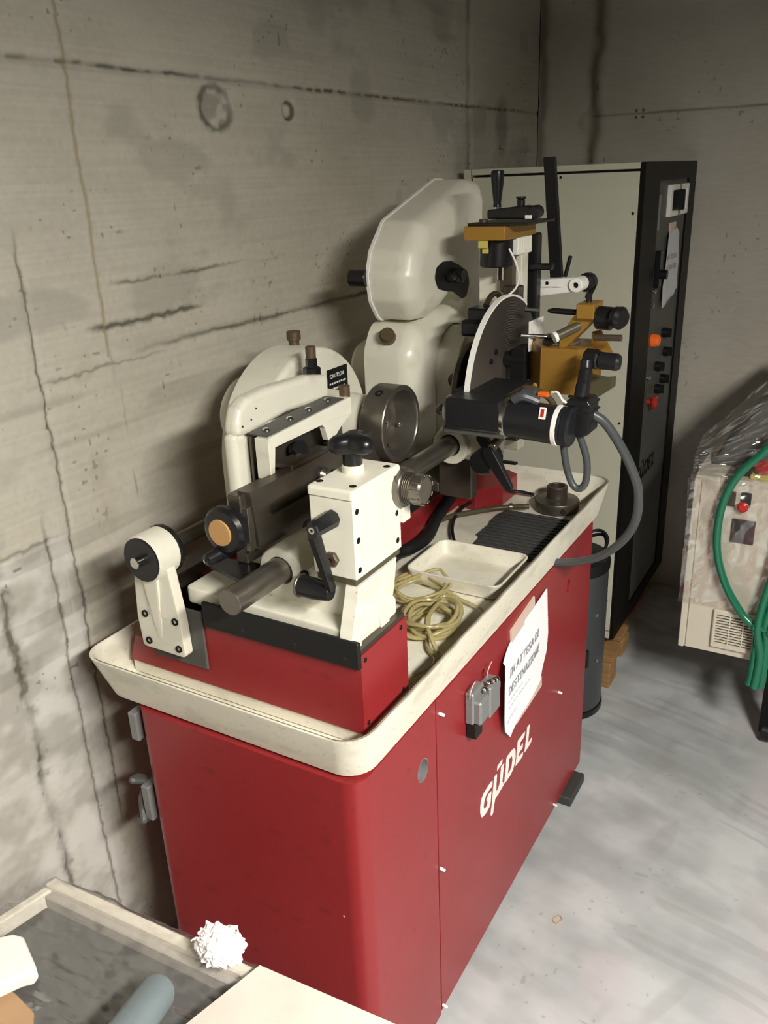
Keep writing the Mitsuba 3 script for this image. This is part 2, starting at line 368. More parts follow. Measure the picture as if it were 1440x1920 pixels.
P = mikit.proc
scene.update({
    'mat_wall_left': {'type': 'diffuse', 'reflectance': P(wall_left_fn)},
    'mat_wall_back': {'type': 'diffuse', 'reflectance': P(wall_back_fn)},
    'mat_wall_plain': {'type': 'twosided', 'bsdf': {'type': 'diffuse', 'reflectance': P(wall_plain_fn)}},
    'mat_floor': pr(P(floor_fn), 0.55, spec=0.35),
    'mat_cream': pr(P(cream_fn), 0.30, spec=0.5),
    'mat_tray': pr(P(tray_fn), 0.42, spec=0.45),
    'mat_red': pr(P(red_fn), 0.33, spec=0.38),
    'mat_steel': pr(P(steel_fn), 0.30, 0.8),
    'mat_dark_steel': pr(P(dsteel_fn), 0.40, 0.75),
    'mat_chrome': pr((0.62, 0.60, 0.56), 0.18, 1.0),
    'mat_wood': pr(P(wood_fn), 0.75, spec=0.2),
    'mat_frame': pr(P(frame_fn), 0.6, spec=0.3),
    'mat_sheet': pr(P(sheet_fn), 0.7, spec=0.2),
    'mat_graypaint': pr(P(graypaint_fn), 0.38, spec=0.45),
    'mat_black': pr((0.009, 0.009, 0.010), 0.30, spec=0.4),
    'mat_black_matt': pr((0.009, 0.009, 0.009), 0.5, spec=0.3),
    'mat_motor': pr((0.012, 0.012, 0.014), 0.36, spec=0.4),
    'mat_rubber': pr((0.045, 0.046, 0.045), 0.62, spec=0.35),
    'mat_hole': pr((0.006, 0.005, 0.004), 0.6, spec=0.2),
    'mat_gold': pr((0.40, 0.215, 0.04), 0.36, 0.55),
    'mat_bronze': pr((0.11, 0.075, 0.042), 0.5, 0.4),
    'mat_tan': pr((0.46, 0.26, 0.10), 0.6, spec=0.3),
    'mat_white': pr((0.80, 0.79, 0.74), 0.4, spec=0.4),
    'mat_paper': pr((0.83, 0.83, 0.86), 0.7, spec=0.15),
    'mat_paper_gray': pr((0.56, 0.55, 0.57), 0.75, spec=0.15),
    'mat_ink': pr((0.24, 0.24, 0.27), 0.8, spec=0.1),
    'mat_faint_ink': pr((0.55, 0.55, 0.60), 0.8, spec=0.1),
    'mat_tape': pr((0.62, 0.47, 0.40), 0.4, spec=0.4),
    'mat_letter': pr((0.82, 0.76, 0.72), 0.5, spec=0.3),
    'mat_gray_metal': pr((0.22, 0.225, 0.225), 0.42, 0.3),
    'mat_door_gray': pr((0.075, 0.075, 0.07), 0.5, spec=0.35),
    'mat_cabinet_black': pr((0.006, 0.0055, 0.005), 0.45, spec=0.15),
    'mat_tank': pr((0.045, 0.05, 0.052), 0.38, spec=0.5),
    'mat_conduit': pr((0.055, 0.06, 0.064), 0.36, spec=0.45),
    'mat_olive': pr((0.07, 0.062, 0.035), 0.35, spec=0.5),
    'mat_green': pr((0.008, 0.135, 0.072), 0.26, spec=0.6),
    'mat_beige': pr((0.56, 0.52, 0.43), 0.42, spec=0.4),
    'mat_red_button': pr((0.42, 0.02, 0.018), 0.3, spec=0.5),
    'mat_lamp_orange': pr((0.75, 0.13, 0.02), 0.25, spec=0.5),
    'mat_yellow': pr((0.52, 0.44, 0.10), 0.4),
    'mat_brown': pr((0.055, 0.034, 0.024), 0.5),
    'mat_pipe': pr((0.17, 0.21, 0.225), 0.42, spec=0.4),
    'mat_card': pr((0.40, 0.25, 0.14), 0.8, spec=0.15),
    'mat_tissue': pr((0.82, 0.78, 0.77), 0.9, spec=0.1),
    'mat_panel_dark': pr((0.10, 0.097, 0.092), 0.5, spec=0.4),
    'mat_lining': pr((0.42, 0.38, 0.34), 0.6, spec=0.3),
    'mat_film': {'type': 'blendbsdf', 'weight': 0.13, 'a': {'type': 'thindielectric', 'int_ior': 1.5}, 'b': pr((0.75, 0.75, 0.76), 0.16, 0.85)},
    'mat_tubing': {'type': 'blendbsdf', 'weight': 0.45, 'a': {'type': 'roughdielectric', 'int_ior': 1.40, 'alpha': 0.05, 'specular_transmittance': rgb((0.97, 0.93, 0.70))},
                   'b': pr((0.62, 0.53, 0.26), 0.18, spec=0.6)},
    'mat_lampbody': pr((0.7, 0.7, 0.68), 0.4),
    'mat_disc': {'type': 'bumpmap', 'scale': 0.0016, 'arbitrary': P(rib_fn, eps=4e-4), 'nested': {'type': 'twosided', 'bsdf': {'type': 'principled', 'base_color': rgb((0.12, 0.105, 0.09)), 'roughness': 0.32, 'metallic': 0.7}}},
})

# ------------------------------------------------------------------ the setting
XL, YB, CEIL, XR, YF = -1.22, 3.25, 3.1, 6.0, -6.0
def nz(y, z, s, seed=0): return meshkit.fbm(np.stack([y * s, z * s, np.full_like(y, seed + .5)], -1), 3, seed) - 0.5
def grid(us, vs):
    U, V = np.meshgrid(us, vs, indexing='ij'); n, m = U.shape
    i = np.arange(n * m).reshape(n, m)
    q = np.stack([i[:-1, :-1], i[1:, :-1], i[1:, 1:], i[:-1, 1:]], -1).reshape(-1, 4)
    return U, V, np.vstack([q[:, [0, 1, 2]], q[:, [0, 2, 3]]])
def g(x, c, w): return np.exp(-((x - c) / w) ** 2)
def ins(x, a, b, s=0.03):
    f = lambda e0, e1: np.clip((x - e0) / (e1 - e0), 0, 1)
    return f(a - s, a + s) * (1 - f(b - s, b + s))
def wall_left_mesh():
    ys = np.concatenate([np.arange(YF, 0.3, 0.1), np.arange(0.3, 2.2, 0.006), np.arange(2.2, YB + 0.004, 0.012)])
    zs = np.concatenate([np.arange(0, 0.3, 0.05), np.arange(0.3, 2.2, 0.006), np.arange(2.2, CEIL + 0.01, 0.05)])
    Y, Z, F = grid(ys, zs)
    w = nz(Y, Z, 9, 1) * 0.016
    h = 0.0025 * nz(Y, Z, 3, 2) + 0.0012 * nz(Y, Z * 4, 12, 3)
    h -= 0.005 * g(Z + w * .3, 1.795, 0.006)
    h -= 0.003 * g(Z + w, 1.369, 0.006) * ins(Y, 1.05, 1.33) + 0.003 * g(Z + w * .5, 1.314, 0.006) * ins(Y, 1.15, 2.2)
    h -= 0.003 * g(Y + w * .8, 0.922, 0.005) * ins(Z, .4, 1.52) + 0.003 * g(Y + w * .8, .872, .005) * ins(Z, .1, 1.05)
    h -= 0.005 * g(Y + w * 2, 0.775, 0.012) * ins(Z, .1, 1.06)
    h -= 0.006 * g(Y + w, 2.645, 0.014)
    h += 0.004 * ins(Z, 1.03, 1.31, .006) * ins(Y, -3, 2.6, .01) * 0.4
    r1 = np.hypot((Y - 1.445) * .9, Z - 1.742); h -= 0.006 * ins(r1 + w * .5, -1, 0.04, 0.01)
    r2 = np.hypot(Y - 1.69, Z - 1.746); h -= 0.012 * ins(r2, -1, 0.017, 0.004)
    r2 = np.hypot(Y - 1.725, Z - 1.746); h += 0.003 * ins(r2, -1, 0.03, 0.006)
    h[ys < 0.31] = 0
    v = np.stack([XL + h, Y, Z], -1).reshape(-1, 3)
    return trimesh.Trimesh(v, F, process=False)
def wall_back_mesh():
    xs = np.concatenate([np.arange(XL, 0.1, 0.008), np.arange(0.1, XR + .05, 0.1)])
    zs = np.concatenate([np.arange(0, 0.4, 0.1), np.arange(0.4, 2.2, 0.008), np.arange(2.2, CEIL + 0.01, 0.05)])
    X, Z, F = grid(xs, zs)
    w = nz(X, Z, 12, 5) * 0.03
    h = 0.003 * nz(X, Z, 4, 6) - 0.004 * g(Z + w * .15, 1.772, .006) * ins(X, -1.0, 3) + 0.007 * g(X + w, -1.005, .02)
    h += 0.01 * ins(np.hypot(X + 1.03, Z - 1.755) + w * .3, -1, .028, .01)
    v = np.stack([X, YB - h, Z], -1).reshape(-1, 3)
    return trimesh.Trimesh(v, F, process=False)
k = struct('wall_left', wall_left_mesh(), 'mat_wall_left', 'board-marked raw concrete wall behind the machine', smooth=True)
m = wall_back_mesh()
struct('wall_back', m, 'mat_wall_back', 'raw concrete wall behind the electrical cabinet', smooth=True)
struct('wall_right', box(XR, XR + .05, YF, YB, 0, CEIL, 0), 'mat_wall_plain')
struct('wall_front', box(XL, XR, YF - .05, YF, 0, CEIL, 0), 'mat_wall_plain')
struct('floor', box(XL, XR, YF, YB, -0.05, 0, 0), 'mat_floor', 'pale grey smeared concrete floor')
struct('ceiling', box(XL, XR, YF, YB, CEIL, CEIL + 0.05, 0), 'mat_wall_plain')

def lamp(x, y, z, L, rad):
    t = thing('ceiling_lamp', 'tube lamp hanging under the ceiling outside the view', 'lamp', 'tube lamps under the ceiling')
    obj('housing', box(x - .14, x + .14, y - L / 2 - .03, y + L / 2 + .03, z + .006, z + .075, .006), 'mat_lampbody', t)
    m = trimesh.Trimesh([[x - .09, y - L / 2, z], [x + .09, y - L / 2, z], [x + .09, y + L / 2, z], [x - .09, y + L / 2, z]], [[0, 2, 1], [0, 3, 2]], process=False)
    k = obj('diffuser', m, 'mat_white', t, smooth=False)
    scene[k]['emitter'] = {'type': 'area', 'radiance': rgb([rad * c for c in LAMP_COLOUR])}
    for yy in (y - L / 3, y + L / 3): obj('hanger', cyl((x, yy, z + .07), (x, yy, CEIL), .006), 'mat_gray_metal', t)
for a in LAMPS: lamp(*a)

# ------------------------------------------------------------------ the machine
M = thing('machine_tool', 'red and cream machine tool on a red cabinet with a cream drip tray', 'machine')
def part(name, mesh, mat, smooth=32, label=None, parent=None): return obj(name, mesh, mat, parent or M, smooth, label)

# cabinet
poly = list(rp([(-1.015, .825), (-.56, .825), (-.56, 1.2), (-1.015, 1.2)], .032))
poly = [p for p in poly if p[1] < 1.0]
poly = sorted([p for p in poly if p[0] < -.8], key=lambda p: -p[1]) + sorted([p for p in poly if p[0] >= -.8], key=lambda p: p[1])
poly += [(-.56, 1.0725), (-.570, 1.0725), (-.570, 1.955), (-1.015, 1.955)]
body = extr(poly, 'z', .03, .774)
body = cut(body, extr(ellipse(1.024, .666, .019, .022), 'x', -.60, -.54))
cab = part('cabinet', body, 'mat_red', label='red sheet metal cabinet with a rounded front corner')
part('hole_back', extr(ellipse(1.024, .666, .0195, .0225), 'x', -.599, -.596), 'mat_door_gray', parent=cab)
part('hole_liner', cut(extr(ellipse(1.024, .666, .0192, .0222), 'x', -.597, -.5598), extr(ellipse(1.024, .666, .0175, .0205), 'x', -.61, -.55)), 'mat_gray_metal', parent=cab)
part('paint_chip', extr(ellipse(-.602, .507, .0012, .002, 10), 'y', .8252, .8246), 'mat_white', parent=cab)
pan = extr([(1.0765, .036), (1.953, .036), (1.953, .772), (1.0765, .772)], 'x', -.5695, -.560, .0015, 2)
pan = cut(pan, extr(ellipse(1.773, .675, .013, .017), 'x', -.575, -.55), extr(ellipse(1.272, .716, .008, .009), 'x', -.575, -.55))
sp = part('side_panel', pan, 'mat_red', label='red side panel with white lettering and a latch')
for y, z in ((1.086, .742), (1.079, .405), (1.079, .050), (1.728, .403), (1.729, .056)):
    part('screw', cyl((-.5605, y, z), (-.549, y, z - .0015), .0030, n=14), 'mat_letter', parent=sp)
for x in (-.99, -.60):
    for y in (.93, 1.86):
        part('foot', box(x - .005, x + .065, y - .06, y + .06, 0, .028, .003) if x > -.8 else box(x - .03, x + .03, y - .06, y + .06, 0, .028, .003), 'mat_rubber', parent=cab)
for z0, z1 in ((.700, .757), (.525, .60)):
    part('hinge', box(-1.033, -1.0145, .826, .90, z0, z1, .002), 'mat_gray_metal', parent=cab)
part('knotted_cord', tube([(-1.036, .84, .600), (-1.043, .82, .612), (-1.05, .84, .603), (-1.038, .85, .59), (-1.043, .835, .565), (-1.042, .83, .54), (-1.032, .82, .525), (-1.047, .825, .518), (-1.04, .84, .512)], .0065, 8), 'mat_door_gray', parent=cab)

LOGO = {
 'G': [(1.322, .428), (1.312, .430), (1.294, .430), (1.278, .428), (1.267, .422), (1.261, .408), (1.261, .392), (1.264, .381), (1.27, .373), (1.281, .370), (1.294, .369), (1.307, .371), (1.313, .377), (1.317, .405), (1.305, .407), (1.294, .404), (1.293, .396), (1.299, .392), (1.295, .385), (1.286, .383), (1.281, .386), (1.277, .395), (1.279, .404), (1.288, .414), (1.302, .416), (1.313, .416), (1.321, .415)],
 'U': [(1.346, .428), (1.337, .430), (1.332, .428), (1.328, .41), (1.324, .389), (1.319, .362), (1.314, .345), (1.318, .339), (1.327, .340), (1.332, .358), (1.337, .370), (1.353, .369), (1.367, .371), (1.382, .372), (1.381, .380), (1.376, .386), (1.379, .407), (1.384, .429), (1.369, .431), (1.366, .415), (1.362, .392), (1.354, .385), (1.347, .383), (1.342, .388), (1.343, .404)],
 'mark': [(1.375, .446), (1.348, .446), (1.347, .436), (1.373, .436)],
 'D': [(1.441, .429), (1.424, .433), (1.400, .434), (1.397, .43), (1.395, .41), (1.387, .373), (1.399, .371), (1.42, .371), (1.435, .374), (1.443, .382), (1.45, .4), (1.45, .413), (1.446, .424)],
 'E': [(1.505, .431), (1.489, .433), (1.463, .434), (1.46, .418), (1.456, .395), (1.451, .374), (1.476, .372), (1.494, .372), (1.496, .382), (1.479, .384), (1.469, .385), (1.472, .396), (1.492, .396), (1.495, .406), (1.474, .408), (1.478, .420), (1.499, .420), (1.504, .424)],
 'L': [(1.534, .432), (1.519, .433), (1.517, .417), (1.512, .398), (1.506, .373), (1.528, .373), (1.546, .375), (1.551, .385), (1.526, .385), (1.530, .405), (1.533, .423)]}
LOGO_D = [(1.429, .417), (1.412, .420), (1.411, .405), (1.406, .384), (1.417, .383), (1.429, .389), (1.433, .404)]
def logo(x, y0, z0, s, t=.0008):
    ms = []
    for k, v in LOGO.items():
        mm = extr([(y0 + (a - 1.261) * s, z0 + (b - .37) * s) for a, b in v], 'x', x, x + t)
        if k == 'D': mm = cut(mm, extr([(y0 + (a - 1.261) * s, z0 + (b - .37) * s) for a, b in LOGO_D], 'x', x - .01, x + .01))
        ms.append(mm)
    return ms
for mm in logo(-.5601, 1.261, .37, 1.0):
    part('letter', mm, 'mat_letter', smooth=False, parent=sp)
# latch on the panel
la = part('latch', uni(box(-.560, -.542, 1.188, 1.238, .655, .722, .003), box(-.546, -.528, 1.192, 1.232, .655, .705, .004)), 'mat_gray_metal', parent=sp, label='grey metal latch with wire ends')
la2 = part('latch', uni(box(-.560, -.531, 1.242, 1.290, .640, .708, .003), box(-.56, -.545, 1.285, 1.325, .658, .674, .002)), 'mat_gray_metal', parent=sp)
for y, z in ((1.222, .716), (1.24, .72), (1.262, .712), (1.278, .706)):
    part('latch_screw', lathe([(.0055, 0), (.0055, .004), (.003, .006), (0, .006)], (-.534, y, z), (.5, -.2, 1), 14), 'mat_chrome', parent=sp)
for y in (1.185, 1.262):
    part('latch_wire', tube([(-.548, y, .715), (-.546, y, .728), (-.545, y + .006, .738), (-.545, y + .018, .742)], .0009, 6), 'mat_tape', parent=sp)
part('latch_block', box(-.559, -.538, 1.192, 1.222, .622, .655, .002), 'mat_black_matt', parent=sp)

# drip tray
def tray_mesh(x0, x1, y0, y1, zr, zf, bx0, bx1, by0, by1, zb, t, r):
    R = lambda s, z, q: rrect(bx0 + (x0 - bx0) * s + q, bx1 + (x1 - bx1) * s - q, by0 + (y0 - by0) * s + q, by1 + (y1 - by1) * s - q, r, z)
    return loft([R(0, zb, .014), R(.02, zb + .002, .006), R(.08, zb + .007, .0), R(.96, zr - .004, 0), R(1, zr - .001, .0005), R(1, zr, .002), R(1, zr - .001, t), R(.3, zf + .018, t), R(.16, zf + .006, t + .003), R(.12, zf + .001, t + .012), R(.1, zf, t + .024)])
part('drip_tray', tray_mesh(-1.118, -.548, .813, 2.072, .855, .787, -1.088, -.5585, .832, 2.02, .7745, .006, .045), 'mat_tray', smooth=40, label='cream drip tray with a raised rim, stained')
part('plinth', box(-1.079, -.594, .897, 1.026, .788, .815, .002), 'mat_tray')
part('rim_clip', box(-.87, -.815, 2.066, 2.082, .846, .860, .002), 'mat_black_matt')

# bed
bed = uni(extr([(-1.079, .815), (-.587, .815), (-.587, .951), (-.90, .951), (-.90, .868), (-1.058, .868)], 'y', .893, 1.032), box(-1.065, -.897, 1.02, 2.04, .79, .945, .002))
bd = part('bed', bed, 'mat_red', label='red bed casting under the slide')
part('end_flange', extr(rp([(-.90, 1.875), (-.845, 1.865), (-.795, 1.925), (-.795, 2.03), (-.83, 2.05), (-.90, 2.05)], .006), 'z', .788, .845, .003, 2), 'mat_red', parent=bd)
part('apron', box(-.884, -.585, .885, .8935, .932, .977, .002), 'mat_black_matt', parent=bd, label='black strip along the front of the slide')
part('slide_top', box(-.885, -.589, .894, 1.03, .9505, .958, .001), 'mat_dark_steel', parent=bd)
for y, z in ((.905, .94), (1.013, .94), (.905, .83), (1.013, .826)):
    part('screw', cyl((-.588, y, z), (-.5855, y, z), .004, n=14), 'mat_hole', parent=bd)
for x in (-.80, -.70, -.61):
    part('screw', cyl((x, .886, .947), (x, .8835, .947), .0038, n=14), 'mat_black', parent=bd)
part('way', box(-1.05, -1.005, .90, 2.02, .868, .966, .002), 'mat_dark_steel', parent=bd)
part('way', box(-.955, -.905, 1.02, 2.02, .94, .966, .002), 'mat_dark_steel', parent=bd)
part('side_guard', box(-.898, -.888, 1.06, 1.86, .868, .915, .002), 'mat_black_matt', parent=bd)
part('side_guard', box(-.898, -.884, 1.05, 1.30, .795, .87, .002), 'mat_black_matt', parent=bd)
part('rail', box(-.90, -.87, 1.03, 1.96, .925, .95, .003), 'mat_dark_steel', parent=bd)

# bearing bracket on the left
bb = uni(extr(rp([(-1.012, .873), (-.916, .872), (-.918, .94), (-.930, 1.035), (-1.006, 1.035), (-1.016, .93)], .008), 'y', .868, .888, .003, 2, both=True),
         hull(np.vstack([cyl((-.968, .872, 1.048), (-.968, .895, 1.048), .030).vertices, box(-.985, -.942, .866, .890, .94, .95).vertices])),
         hull([(-.975, .868, .90), (-.962, .868, .90), (-.968, .866, .90), (-.985, .862, 1.02), (-.950, .862, 1.02), (-.985, .88, 1.02), (-.950, .88, 1.02), (-.968, .88, .90)]),
         cyl((-.968, .855, 1.048), (-.968, .903, 1.048), .0405, .003))
br = part('bearing_bracket', bb, 'mat_cream', label='cream bearing bracket with four socket bolts')
part('end_cap', cyl((-.968, .852, 1.048), (-.968, .857, 1.048), .0375, .001), 'mat_black', parent=br)
part('shaft_end', cyl((-.968, .838, 1.048), (-.968, .853, 1.048), .0095), 'mat_chrome', parent=br)
for x, z in ((-.995, .939), (-.928, .939), (-.995, .888), (-.928, .888)):
    part('bolt', ringmesh((x, .8655, z), (0, 1, 0), .0065, .004, .003, .0005, 20), 'mat_hole', parent=br)
part('mounting_plate', box(-1.012, -.889, .888, .8935, .846, .955, .002), 'mat_door_gray', parent=br)
part('seal_ring', cyl((-.968, .902, 1.048), (-.968, .910, 1.048), .0415), 'mat_black', parent=br)
part('feed_rod', cyl((-.968, .909, 1.048), (-.968, 1.45, 1.048), .013), 'mat_dark_steel')
part('feed_nut', box(-.985, -.95, 1.02, 1.06, 1.03, 1.068, .004), 'mat_black_matt')

# saddle and round shafts
sad = uni(extr(rp([(-.935, .905), (-.61, .897), (-.602, .90), (-.599, 1.03), (-.935, 1.03)], .012), 'z', .957, .985, .004, 2),
          extr([(-.800, .97), (-.612, .97), (-.606, 1.0), (-.600, 1.052), (-.70, 1.052), (-.74, 1.02)], 'y', .935, 1.03),
          extr([(.885, .956), (.914, .956), (.917, .978), (.968, .979), (.973, .956), (.998, .956), (.993, 1.02), (.987, 1.053), (.915, 1.053), (.893, .99)], 'x', -.62, -.597, .001, 1),
          hull(np.vstack([cyl((-.752, .932, 1.035), (-.752, 1.03, 1.035), .043, .004).vertices, box(-.80, -.69, .95, 1.03, .975, .99, .002).vertices])))
sad = cut(sad, cyl((-.752, .80, 1.040), (-.752, .965, 1.040), .0235))
sd = part('saddle', sad, 'mat_cream', label='cream saddle casting with a bored boss')
part('round_shaft', cyl((-.752, .810, 1.042), (-.752, .99, 1.042), .0205, .0015, 48), 'mat_steel')
part('round_shaft', cyl((-.757, 1.03, 1.068), (-.757, 1.56, 1.068), .0205, .0015, 48), 'mat_steel')
for x, z in ((-.705, 1.045),):
    part('set_screw', cyl((x, .931, z), (x + .002, .927, z), .007, n=16), 'mat_hole', parent=sd)

# gearbox with lid, star knob, lever, threaded coupling
gb = part('gearbox', box(-.672, -.597, .911, 1.043, 1.064, 1.186, .002), 'mat_cream', label='cream gearbox housing with socket bolts and a star knob')
part('gasket', box(-.668, -.600, .913, 1.041, 1.054, 1.066, .001), 'mat_olive', parent=gb)
part('lid', extr(rp([(-.674, .909), (-.595, .909), (-.595, 1.046), (-.674, 1.046)], .006), 'z', 1.1875, 1.201, .005, 3, both=False), 'mat_cream', parent=gb)
for x, y in ((-.664, .93), (-.608, .93), (-.608, 1.025)):
    part('lid_bolt', lathe([(.0055, 0), (.0055, .0006), (0, .0006)], (x, y, 1.2008), (0, 0, 1), 18), 'mat_hole', parent=gb)
for y, z in ((.920, 1.168), (1.031, 1.126), (.920, 1.124), (1.031, 1.081), (.920, 1.078)):
    part('bolt', lathe([(.0048, 0), (.0048, .0006), (0, .0006)], (-.5975, y, z), (1, 0, 0), 18), 'mat_hole', parent=gb)
part('hex_bolt', lathe([(.012, 0), (.012, .006), (.010, .008), (.004, .008), (.004, .004), (0, .004)], (-.637, .912, 1.092), (0, -1, 0), 6), 'mat_brown', parent=gb, smooth=20)
part('knob_collar', cyl((-.642, .985, 1.199), (-.642, .985, 1.213), .0165, .002), 'mat_cream', parent=gb)
n = 60; t = np.arange(n) * 2 * np.pi / n
star = lambda r, z: np.stack([-.640 + r * (.80 + .24 * np.cos(3 * t + .6)) * np.cos(t), .985 + r * (.80 + .24 * np.cos(3 * t + .6)) * np.sin(t), np.full(n, z)], 1)
knob = uni(loft([star(.026, 1.232), star(.0335, 1.237), star(.036, 1.243), star(.0345, 1.252), star(.028, 1.257), star(.015, 1.259)]), cyl((-.642, .985, 1.210), (-.641, .985, 1.24), .0145, .002))
part('star_knob', knob, 'mat_black', parent=gb, smooth=45)
lev = uni(lathe([(.010, 0), (.0118, .002), (.0142, .046), (.0125, .050)], (-.636, .864, 1.154), (0.06, 1, .03), 8),
          hull(np.vstack([cyl((-.644, .872, 1.142), (-.632, .872, 1.142), .0085).vertices, cyl((-.6405, .898, 1.052), (-.630, .898, 1.052), .0068).vertices])))
lv = part('clamp_lever', lev, 'mat_black', parent=gb, smooth=30)
part('pivot_screw', lathe([(.005, 0), (.005, .002), (.0025, .002), (.002, .0005), (0, .0005)], (-.636, .865, 1.154), (0, -1, 0), 16), 'mat_chrome', parent=gb)
part('lever_hub', lathe([(.012, 0), (.0165, .003), (.0165, .03), (.013, .055), (.011, .058)], (-.694, .900, 1.043), (1, 0, -.02), 24), 'mat_black', parent=sd)
part('hub_ring', ringmesh((-.692, .900, 1.0425), (1, 0, 0), .0185, .015, .004), 'mat_steel', parent=sd)
cp = part('threaded_coupling', uni(cyl((-.602, 1.048, 1.163), (-.586, 1.048, 1.163), .0305, .002), cyl((-.588, 1.048, 1.163), (-.556, 1.048, 1.163), .0225, .003)), 'mat_steel', parent=gb)
for i in range(9):
    a = i / 9 * 2 * math.pi
    part('spline', box(-.572, -.5545, 1.048 - .0035, 1.048 + .0035, 1.163 + .0215, 1.163 + .0240, .0008).apply_transform(trimesh.transformations.rotation_matrix(a, (1, 0, 0), (0, 1.048, 1.163))), 'mat_steel', parent=gb)
for i in range(4):
    part('thread', ringmesh((-.586 + i * .0032, 1.048, 1.163), (1, 0, 0), .0242, .021, .0020, .0006), 'mat_dark_steel', parent=gb)
part('bracket_tab', box(-.602, -.592, 1.043, 1.066, 1.105, 1.145, .002), 'mat_cream', parent=gb)

# slide plate with hand wheel
pl = extr([(.948, 1.060), (1.30, 1.052), (1.36, 1.160), (.936, 1.160)], 'x', -.826, -.800, .0015, 2)
pl = cut(pl, extr(np.vstack([ellipse(.990, 1.117, .011, .011, 24)[6:19], ellipse(1.16, 1.117, .011, .011, 24)[[18, 19, 20, 21, 22, 23, 0, 1, 2, 3, 4, 5, 6]]]), 'x', -.810, -.79))
sp_ = part('slide_plate', pl, 'mat_dark_steel', label='dark steel slide plate with a long slot')
part('end_block', box(-.838, -.812, .925, .95, 1.115, 1.155, .002), 'mat_dark_steel', parent=sp_)
part('back_plate', box(-.850, -.826, .945, 1.34, 1.03, 1.150, .002), 'mat_dark_steel', parent=sp_)
part('guide_bar', box(-.814, -.804, .930, .944, 1.062, 1.135, .001), 'mat_steel', parent=sp_)
part('stud', lathe([(.013, 0), (.0145, .006), (.008, .013), (0, .013)], (-.80, 1.128, 1.128), (1, 0, 0), 20), 'mat_steel', parent=sp_)
part('bearing_boss', cyl((-.828, .92, 1.115), (-.828, .95, 1.115), .020), 'mat_black', parent=sp_)
hw = part('hand_wheel', lathe([(.024, 0), (.034, .003), (.039, .009), (.039, .018), (.033, .024), (.012, .026)], (-.832, .895, 1.104), (0, 1, 0), 48), 'mat_black', label='black hand wheel with a tan centre disc')
part('centre_disc', cyl((-.832, .892, 1.104), (-.832, .896, 1.104), .0215, .001, 40), 'mat_tan', parent=hw)
part('crank_handle', lathe([(.007, 0), (.010, .003), (.0115, .02), (.010, .042), (.007, .046)], (-.852, .876, 1.060), (.25, 1, .10), 20), 'mat_black', parent=hw)
part('handle_screw', cyl((-.8522, .8755, 1.060), (-.8526, .8735, 1.060), .003, n=12), 'mat_chrome', parent=hw)
part('crank_arm', hull(np.vstack([cyl((-.832, .915, 1.085), (-.832, .925, 1.085), .016).vertices, cyl((-.847, .915, 1.061), (-.847, .925, 1.061), .012).vertices])), 'mat_black', parent=hw)
part('stop_plate', extr([(-.885, .918), (-.800, .895), (-.765, .935), (-.80, .96), (-.885, .95)], 'z', 1.022, 1.030, .002, 2), 'mat_black', label='black pointed stop plate')

# cream frame on the slide plate
fr = extr([(1.027, 1.160), (1.027, 1.222), (1.268, 1.232), (1.268, 1.199), (1.245, 1.197), (1.205, 1.174), (1.193, 1.176), (1.188, 1.189), (1.172, 1.203), (1.055, 1.192), (1.052, 1.160)], 'x', -.848, -.822, .001, 2)
fr = extr(rp([(1.020, 1.155), (1.027, 1.221), (1.268, 1.231), (1.268, 1.200), (1.185, 1.203), (1.036, 1.201), (1.029, 1.155)], .003), 'x', -.850, -.822, .001, 2)
f2 = extr(rp([(1.168, 1.206), (1.268, 1.209), (1.268, 1.200), (1.232, 1.185), (1.205, 1.168), (1.188, 1.170), (1.180, 1.195)], .003), 'x', -.835, -.8225, .001, 2)
fm = part('top_frame', uni(fr, f2, box(-.850, -.822, 1.0185, 1.027, 1.15, 1.219, .001)), 'mat_cream', label='cream frame with chromed screws on its top edge')
part('steel_strip', extr([(1.024, 1.2215), (1.25, 1.2305), (1.25, 1.2325), (1.024, 1.2235)], 'x', -.868, -.826), 'mat_door_gray', parent=fm)
for y, z in ((1.045, 1.2235), (1.11, 1.226), (1.165, 1.2285), (1.225, 1.231)):
    part('chrome_screw', lathe([(.0065, 0), (.0065, .003), (.004, .0055), (0, .006)], (-.845, y, z), (0, 0, 1), 18), 'mat_chrome', parent=fm)
part('knurled_knob', cyl((-.838, 1.272, 1.228), (-.838, 1.272, 1.250), .010, .001, 22), 'mat_bronze', parent=fm, smooth=20)
part('back_sheet', box(-.872, -.866, 1.03, 1.30, 1.10, 1.215, .001), 'mat_dark_steel', parent=fm)
part('toggle', uni(cyl((-.850, 1.125, 1.165), (-.832, 1.12, 1.176), .016, .003, 10), box(-.848, -.826, 1.10, 1.16, 1.15, 1.162, .003)), 'mat_black', parent=fm)
part('toggle', uni(cyl((-.846, 1.215, 1.166), (-.835, 1.212, 1.176), .013, .003, 10), box(-.845, -.825, 1.20, 1.24, 1.155, 1.164, .003)), 'mat_motor', parent=fm)
part('red_mark', box(-.8345, -.831, 1.200, 1.214, 1.166, 1.180, .001), 'mat_red_button', parent=fm)
part('tee_slot_bar', box(-.846, -.806, 1.055, 1.17, 1.158, 1.166, .002), 'mat_dark_steel', parent=fm)

